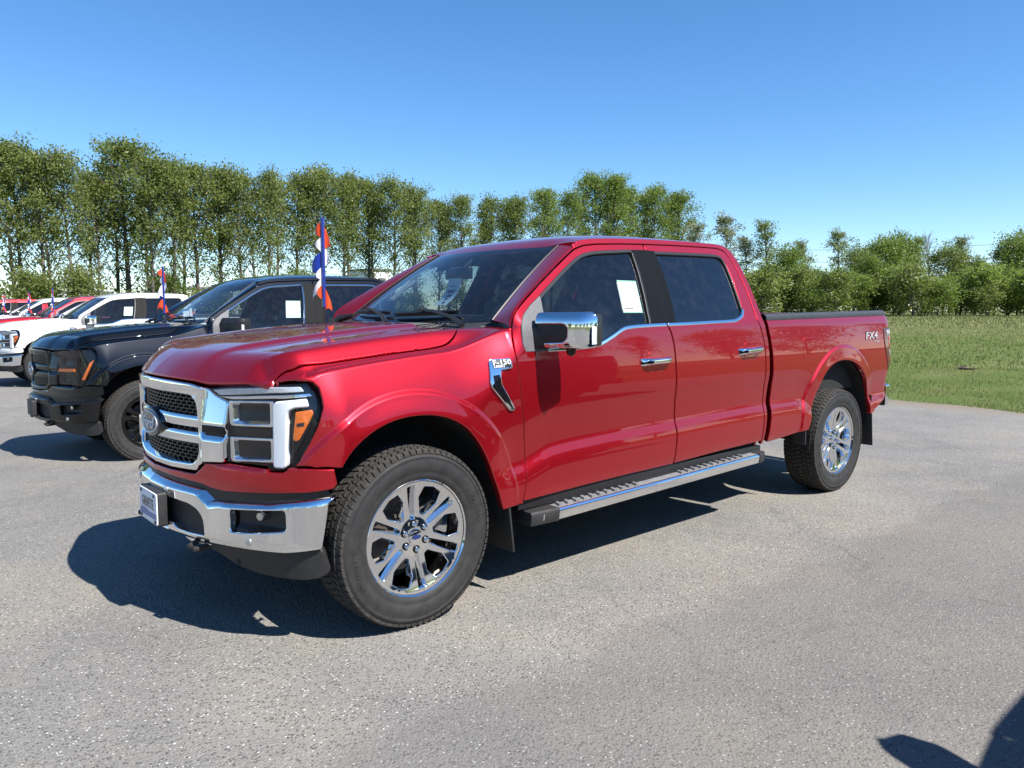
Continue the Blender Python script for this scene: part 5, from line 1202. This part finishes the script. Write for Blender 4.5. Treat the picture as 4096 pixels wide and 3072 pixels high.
# power line far behind the field
def wpt(px, py, d): x, y = at(px, d); return Vector((x, y, top_h(py, d)))
for (p0, p1, lab) in (((1400, 541, 150), (2520, 505, 128), 'uppermost overhead wire crossing the sky above the far trees'), ((1400, 566, 150), (2520, 534, 128), 'lower overhead wire crossing the sky above the far trees')):
    a, b = wpt(*p0), wpt(*p1); m = MB(); m.tube([a+(b-a)*t-Vector((0, 0, 1.0*4*t*(1-t))) for t in np.linspace(0, 1, 16)], .028, 5)
    tag(new_obj('overhead_wire', m.mesh('overhead_wire'), None, 'wire'), lab, 'wire', None)
for px, d, lab in ((1400, 150, 'wooden utility pole hidden behind the poplars that carries the wires'), (2520, 128, 'wooden utility pole at the field side that carries the wires')):
    x, y = at(px, d); m = MB(); m.tube([(0, 0, 0), (0, 0, 15.6)], [.17, .11], 10); root = new_obj('utility_pole', m.mesh('utility_pole'), None, 'utility_wood'); root.location = (x, y, -.1); tag(root, lab, 'pole')
    m = MB(); m.box((0, 0, 14.6), (2.4, .12, .14), Matrix.Rotation(.6, 3, 'Z')); new_obj('crossarm', m.mesh('crossarm'), root, 'utility_wood')
# ------------------------------------------------------------------ the trucks
root, made = truck((0, 0, 0), 0, 'glossy red crew-cab pickup with chrome grille and wheels filling the foreground')
def lamp_extra(key, name, pts, off, role):
    me = panel(name, rounded(sz(pts), .005, 3), P_nose(off, True), step=.02, roll=.004, depth=.012, bstep=.014)
    return [(key+'L', name, me, role, 'lampL', False, (0, 0, 0)), (key+'R', name, me, role, 'lampR', False, (0, 0, 0))]
black_extra = lamp_extra('ab1', 'amber_bar', [(.545, .938), (.786, .942), (.786, .912), (.545, .906)], .034, 'amber')+lamp_extra('ab2', 'amber_bar', [(.912, 1.000), (.938, 1.030), (.872, .838), (.846, .838)], .040, 'amber')
NOPLATE = ('plate', 'platec', 'platet', 'plates0', 'plates1', 'plates2', 'plates3')
BLK = dict(body='paint_black', bright='black_gloss', lamp_bright='black_gloss', mirror_cap='black_trim', step_bright='black_trim', wheel_face='black_gloss', wheel_barrel='black_gloss', seal='chrome_dark', emblem_face='black_gloss', badge_dark='chrome_dark', lens_bulb='steel')
BSKIP = NOPLATE+('ldrlL', 'ldrlR', 'ltopL', 'ltopR', 'lbezL', 'lbezR', 'lambL', 'lambR', 'lamcL', 'lamcR', 'badgeL', 'badgeR', 'badgelL', 'badgelR', 'badge2', 'fx4', 'fx4b', 'fx4c', 'gslota', 'gslotb')
GRP = 'pickups parked in a row on the lot'
blk, mb = truck((.33, 5.12, -.078), R(-.2), 'black crew-cab pickup with black grille parked next behind the red truck', BLK, BSKIP, group=GRP, extra=black_extra)
wht, mw = truck((1.14, 14.8, -.128), 0, 'white crew-cab pickup with chrome mirror parked two places behind the black one', dict(body='paint_white'), NOPLATE, group=GRP)
rd2, _ = truck((1.45, 19.6, -.13), 0, 'second red pickup, mostly hidden behind the white pickup', dict(body='paint_red2'), NOPLATE, group=GRP)
wh2, _ = truck((1.55, 24.6, -.13), 0, 'white pickup whose windscreen shows beyond the second red pickup', dict(body='paint_white'), NOPLATE, group=GRP)
rd3, _ = truck((1.0, 30.0, -.13), 0, 'far bright red pickup with only its hood showing at the picture edge', dict(body='paint_red2'), NOPLATE, group=GRP)
dk, _ = truck((.05, -5.10, 0), 0, 'dark pickup beside the photographer whose shadow falls into the lower corner', dict(BLK, seal='black_trim'), BSKIP, group=GRP)

# ------------------------------------------------------------------ pennant poles held at each hood
def pennant(m, z0, z1, w, phi, curl, drop):
    nu, nv = 10, 12; V = []; F = []
    for i in range(nu+1):
        u = i/nu
        for j in range(nv+1):
            v = j/nv; ww = w*u; half = (1-u)**.8; zc = z0+(z1-z0)*.5; z = zc+(z0-z1)*.5*(1-2*v)*half*1.0-drop*u*u
            a = phi+curl*u*u; r = .012+ww*math.cos(min(1.4, abs(curl)*u*.45)); V.append((math.cos(a)*r, math.sin(a)*r, z))
    n0 = len(V)
    for i in range(nu):
        for j in range(nv): F.append((i*(nv+1)+j, (i+1)*(nv+1)+j, (i+1)*(nv+1)+j+1, i*(nv+1)+j+1))
    m.add(V, F)
def flag_meshes(seed):
    r = random.Random(seed); out = []
    m = MB(); m.tube([(0, 0, .0), (0, 0, .15)], .0065, 8); out.append(('pole_base', m.mesh('pole_base'), 'black_trim'))
    m = MB(); m.tube([(0, 0, .13), (0, 0, .698), (0, 0, .70)], [.0115, .0115, .009], 12); out.append(('pole', m.mesh('pole'), 'pole_blue'))
    side = -YAW+math.pi      # across the view
    for k, (zt, zb, col, sgn, w, dr) in enumerate(((.675, .575, 'flag_red', 1, .055, .02), (.640, .500, 'flag_red', -1, .038, .06), (.575, .485, 'flag_white', 1, .055, .0), (.520, .395, 'flag_white', -1, .035, .02), (.485, .330, 'flag_blue', 1, .095, .05), (.385, .300, 'flag_white', 1, .05, .02), (.310, .205, 'flag_white', 1, .085, .09), (.270, .175, 'flag_red', 1, .045, .0), (.245, .110, 'flag_red', -1, .045, .075))):
        if seed == 8 and col == 'flag_blue': col, w = 'flag_white', .07
        if seed == 8 and k in (5, 6): col = 'flag_blue' if k == 5 else 'flag_red'
        m = MB(); pennant(m, zt, zb, w*(.85+.3*r.random()), (side if sgn > 0 else side+math.pi)+r.uniform(-.35, .35), sgn*r.uniform(.25, .9)*(1 if k % 2 else -1), dr)
        me = m.mesh('pennant', fix=False); bm = bmesh.new(); bm.from_mesh(me); bmesh.ops.solidify(bm, geom=bm.faces[:], thickness=.0012); bm.to_mesh(me); bm.free()
        me.polygons.foreach_set('use_smooth', [True]*len(me.polygons)); me.set_sharp_from_angle(angle=R(50)); out.append(('pennant', me, col))
    return out
FM = [flag_meshes(s) for s in (3, 8, 12)]
def flag(i, loc, rz, label):
    root = bpy.data.objects.new('pennant_pole', None); COL.objects.link(root); root.location = loc; root.rotation_euler = (0, 0, rz); root.empty_display_size = .1
    for nm, me, mat in FM[i % 3]: new_obj(nm, me, root, mat)
    tag(root, label, 'flag', 'pennant poles on the hoods'); return root
FL = Vector((.475, .79, 1.318))
for i, (T, rz, lab) in enumerate((((0, 0, 0), 0, 'tall blue pole with red, white and blue pennants at the red truck hood'), ((.33, 5.12, -.078), .15, 'pennant pole at the black pickup windscreen, before the white pickup'), ((1.14, 14.8, -.128), -.2, 'pennant pole standing before the hidden red pickup and white windscreen'), ((1.45, 19.6, -.13), 0.1, 'small pennant pole with blue middle in front of the far white windscreen'), ((1.55, 24.6, -.13), .2, 'right one of the two far pennant poles above the red hood'), ((1.0, 30.0, -.13), -.1, 'leftmost far pennant pole above the red hood'))):
    flag(i, FL+Vector(T)+(Vector((.22, 0, 0)) if i == 1 else Vector()), rz, lab)

# ------------------------------------------------------------------ papers in the windows
def printed(root, rects, f, mat, name='printed_lines'):
    m = MB()
    for (a, b, c, d) in rects:
        q = [(a, b), (c, b), (c, d), (a, d)]; V = [f(np.array([u]), np.array([v])) for u, v in q]; m.add([(float(v[0][0]), float(v[1][0]), float(v[2][0])) for v in V], [(0, 1, 2, 3)])
    o = new_obj(name, m.mesh(name, smooth=False, fix=False), root, mat); o['kind'] = 'stuff'; return o
SQ = [(1.457, 1.418), (1.494, 1.590), (1.520, 1.606), (1.675, 1.602), (1.628, 1.414)]
def sk(u, v): # unit sheet -> door window
    x = 1.457+.172*u+v*.044+.0*u; z = 1.416+v*.188; return P_side(x, z, -.0095)
def sticker(T, label, rz=0):
    me = panel('window_sticker', [(.0, .0), (1, 0), (1, 1), (.12, 1), (0, .93)], lambda u, v: P_side(1.457+.172*u+v*.044, 1.416+v*.188, -.0105), step=.25, roll=.004, depth=.0012)
    o = new_obj('window_sticker', me, None, 'paper'); o.location = T; o.rotation_euler = (0, 0, rz); tag(o, label, 'paper', 'price sheets in the truck windows')
    printed(o, [(.0, .955, 1, 1.0), (.0, .0, 1, .035), (.0, .035, .03, .93), (.965, .035, 1, .955)], sk, 'paper_green', 'printed_border')
    printed(o, [(.33, .79, .70, .805), (.2, .745, .45, .753), (.6, .745, .85, .753), (.25, .70, .55, .708), (.3, .66, .5, .668), (.58, .66, .78, .668), (.38, .62, .62, .628), (.35, .57, .55, .578), (.30, .53, .5, .538), (.05, .865, .97, .871), (.05, .42, .97, .428), (.05, .395, .97, .401), (.50, .095, .95, .103), (.18, .085, .40, .095)], sk, 'ink_light')
    printed(o, [(.10, .125, .55, .155), (.64, .13, .86, .138)], sk, 'ink'); return o
sticker((0, 0, 0), 'white price sheet with pale green border in the red truck driver window')
sticker((.33, 5.12, -.078), 'white price sheet in the black pickup driver window', R(-.2))
sticker((1.14, 14.8, -.128), 'white price sheet in the white pickup driver window')
def tagf(u, v):
    u = np.asarray(u, float); v = np.asarray(v, float); q = 1-v
    return .985-.045*q*q+.075*(u-.5)*0, .055+.13*(.5-u)+.10*q*q, 1.625-.20*q+.035*q*q
o = new_obj('price_tag', grid_mesh('price_tag', lambda u, v: np.stack(tagf(u, v), 1), 8, 12, thick=.001), None, 'tag_blue'); tag(o, 'pale blue price tag with handwriting hanging from the mirror inside the red truck', 'price tag')
f2 = lambda u, v: tuple(a+b for a, b in zip(tagf(u, v), (-.0022, 0, 0)))
printed(o, [(.22, .72, .60, .755), (.62, .73, .78, .745)], f2, 'plate_blue', 'printed_heading')
for s_, uv, sz_ in (('$64017', (.46, .555), .20), ('0701', (.50, .40), .17), ('stock', (.45, .285), .10), ('2025', (.55, .12), .10)):
    new_obj('handwriting', text_mesh('handwriting', s_, sz_, f2, uv, (1, 0), (0, .82), .0004, .2, .95, True, 1.0), o, 'ink')
ov = [(.5+.055*math.cos(t), .935+.012*math.sin(t)) for t in np.linspace(0, 2*math.pi, 25)[:-1]]
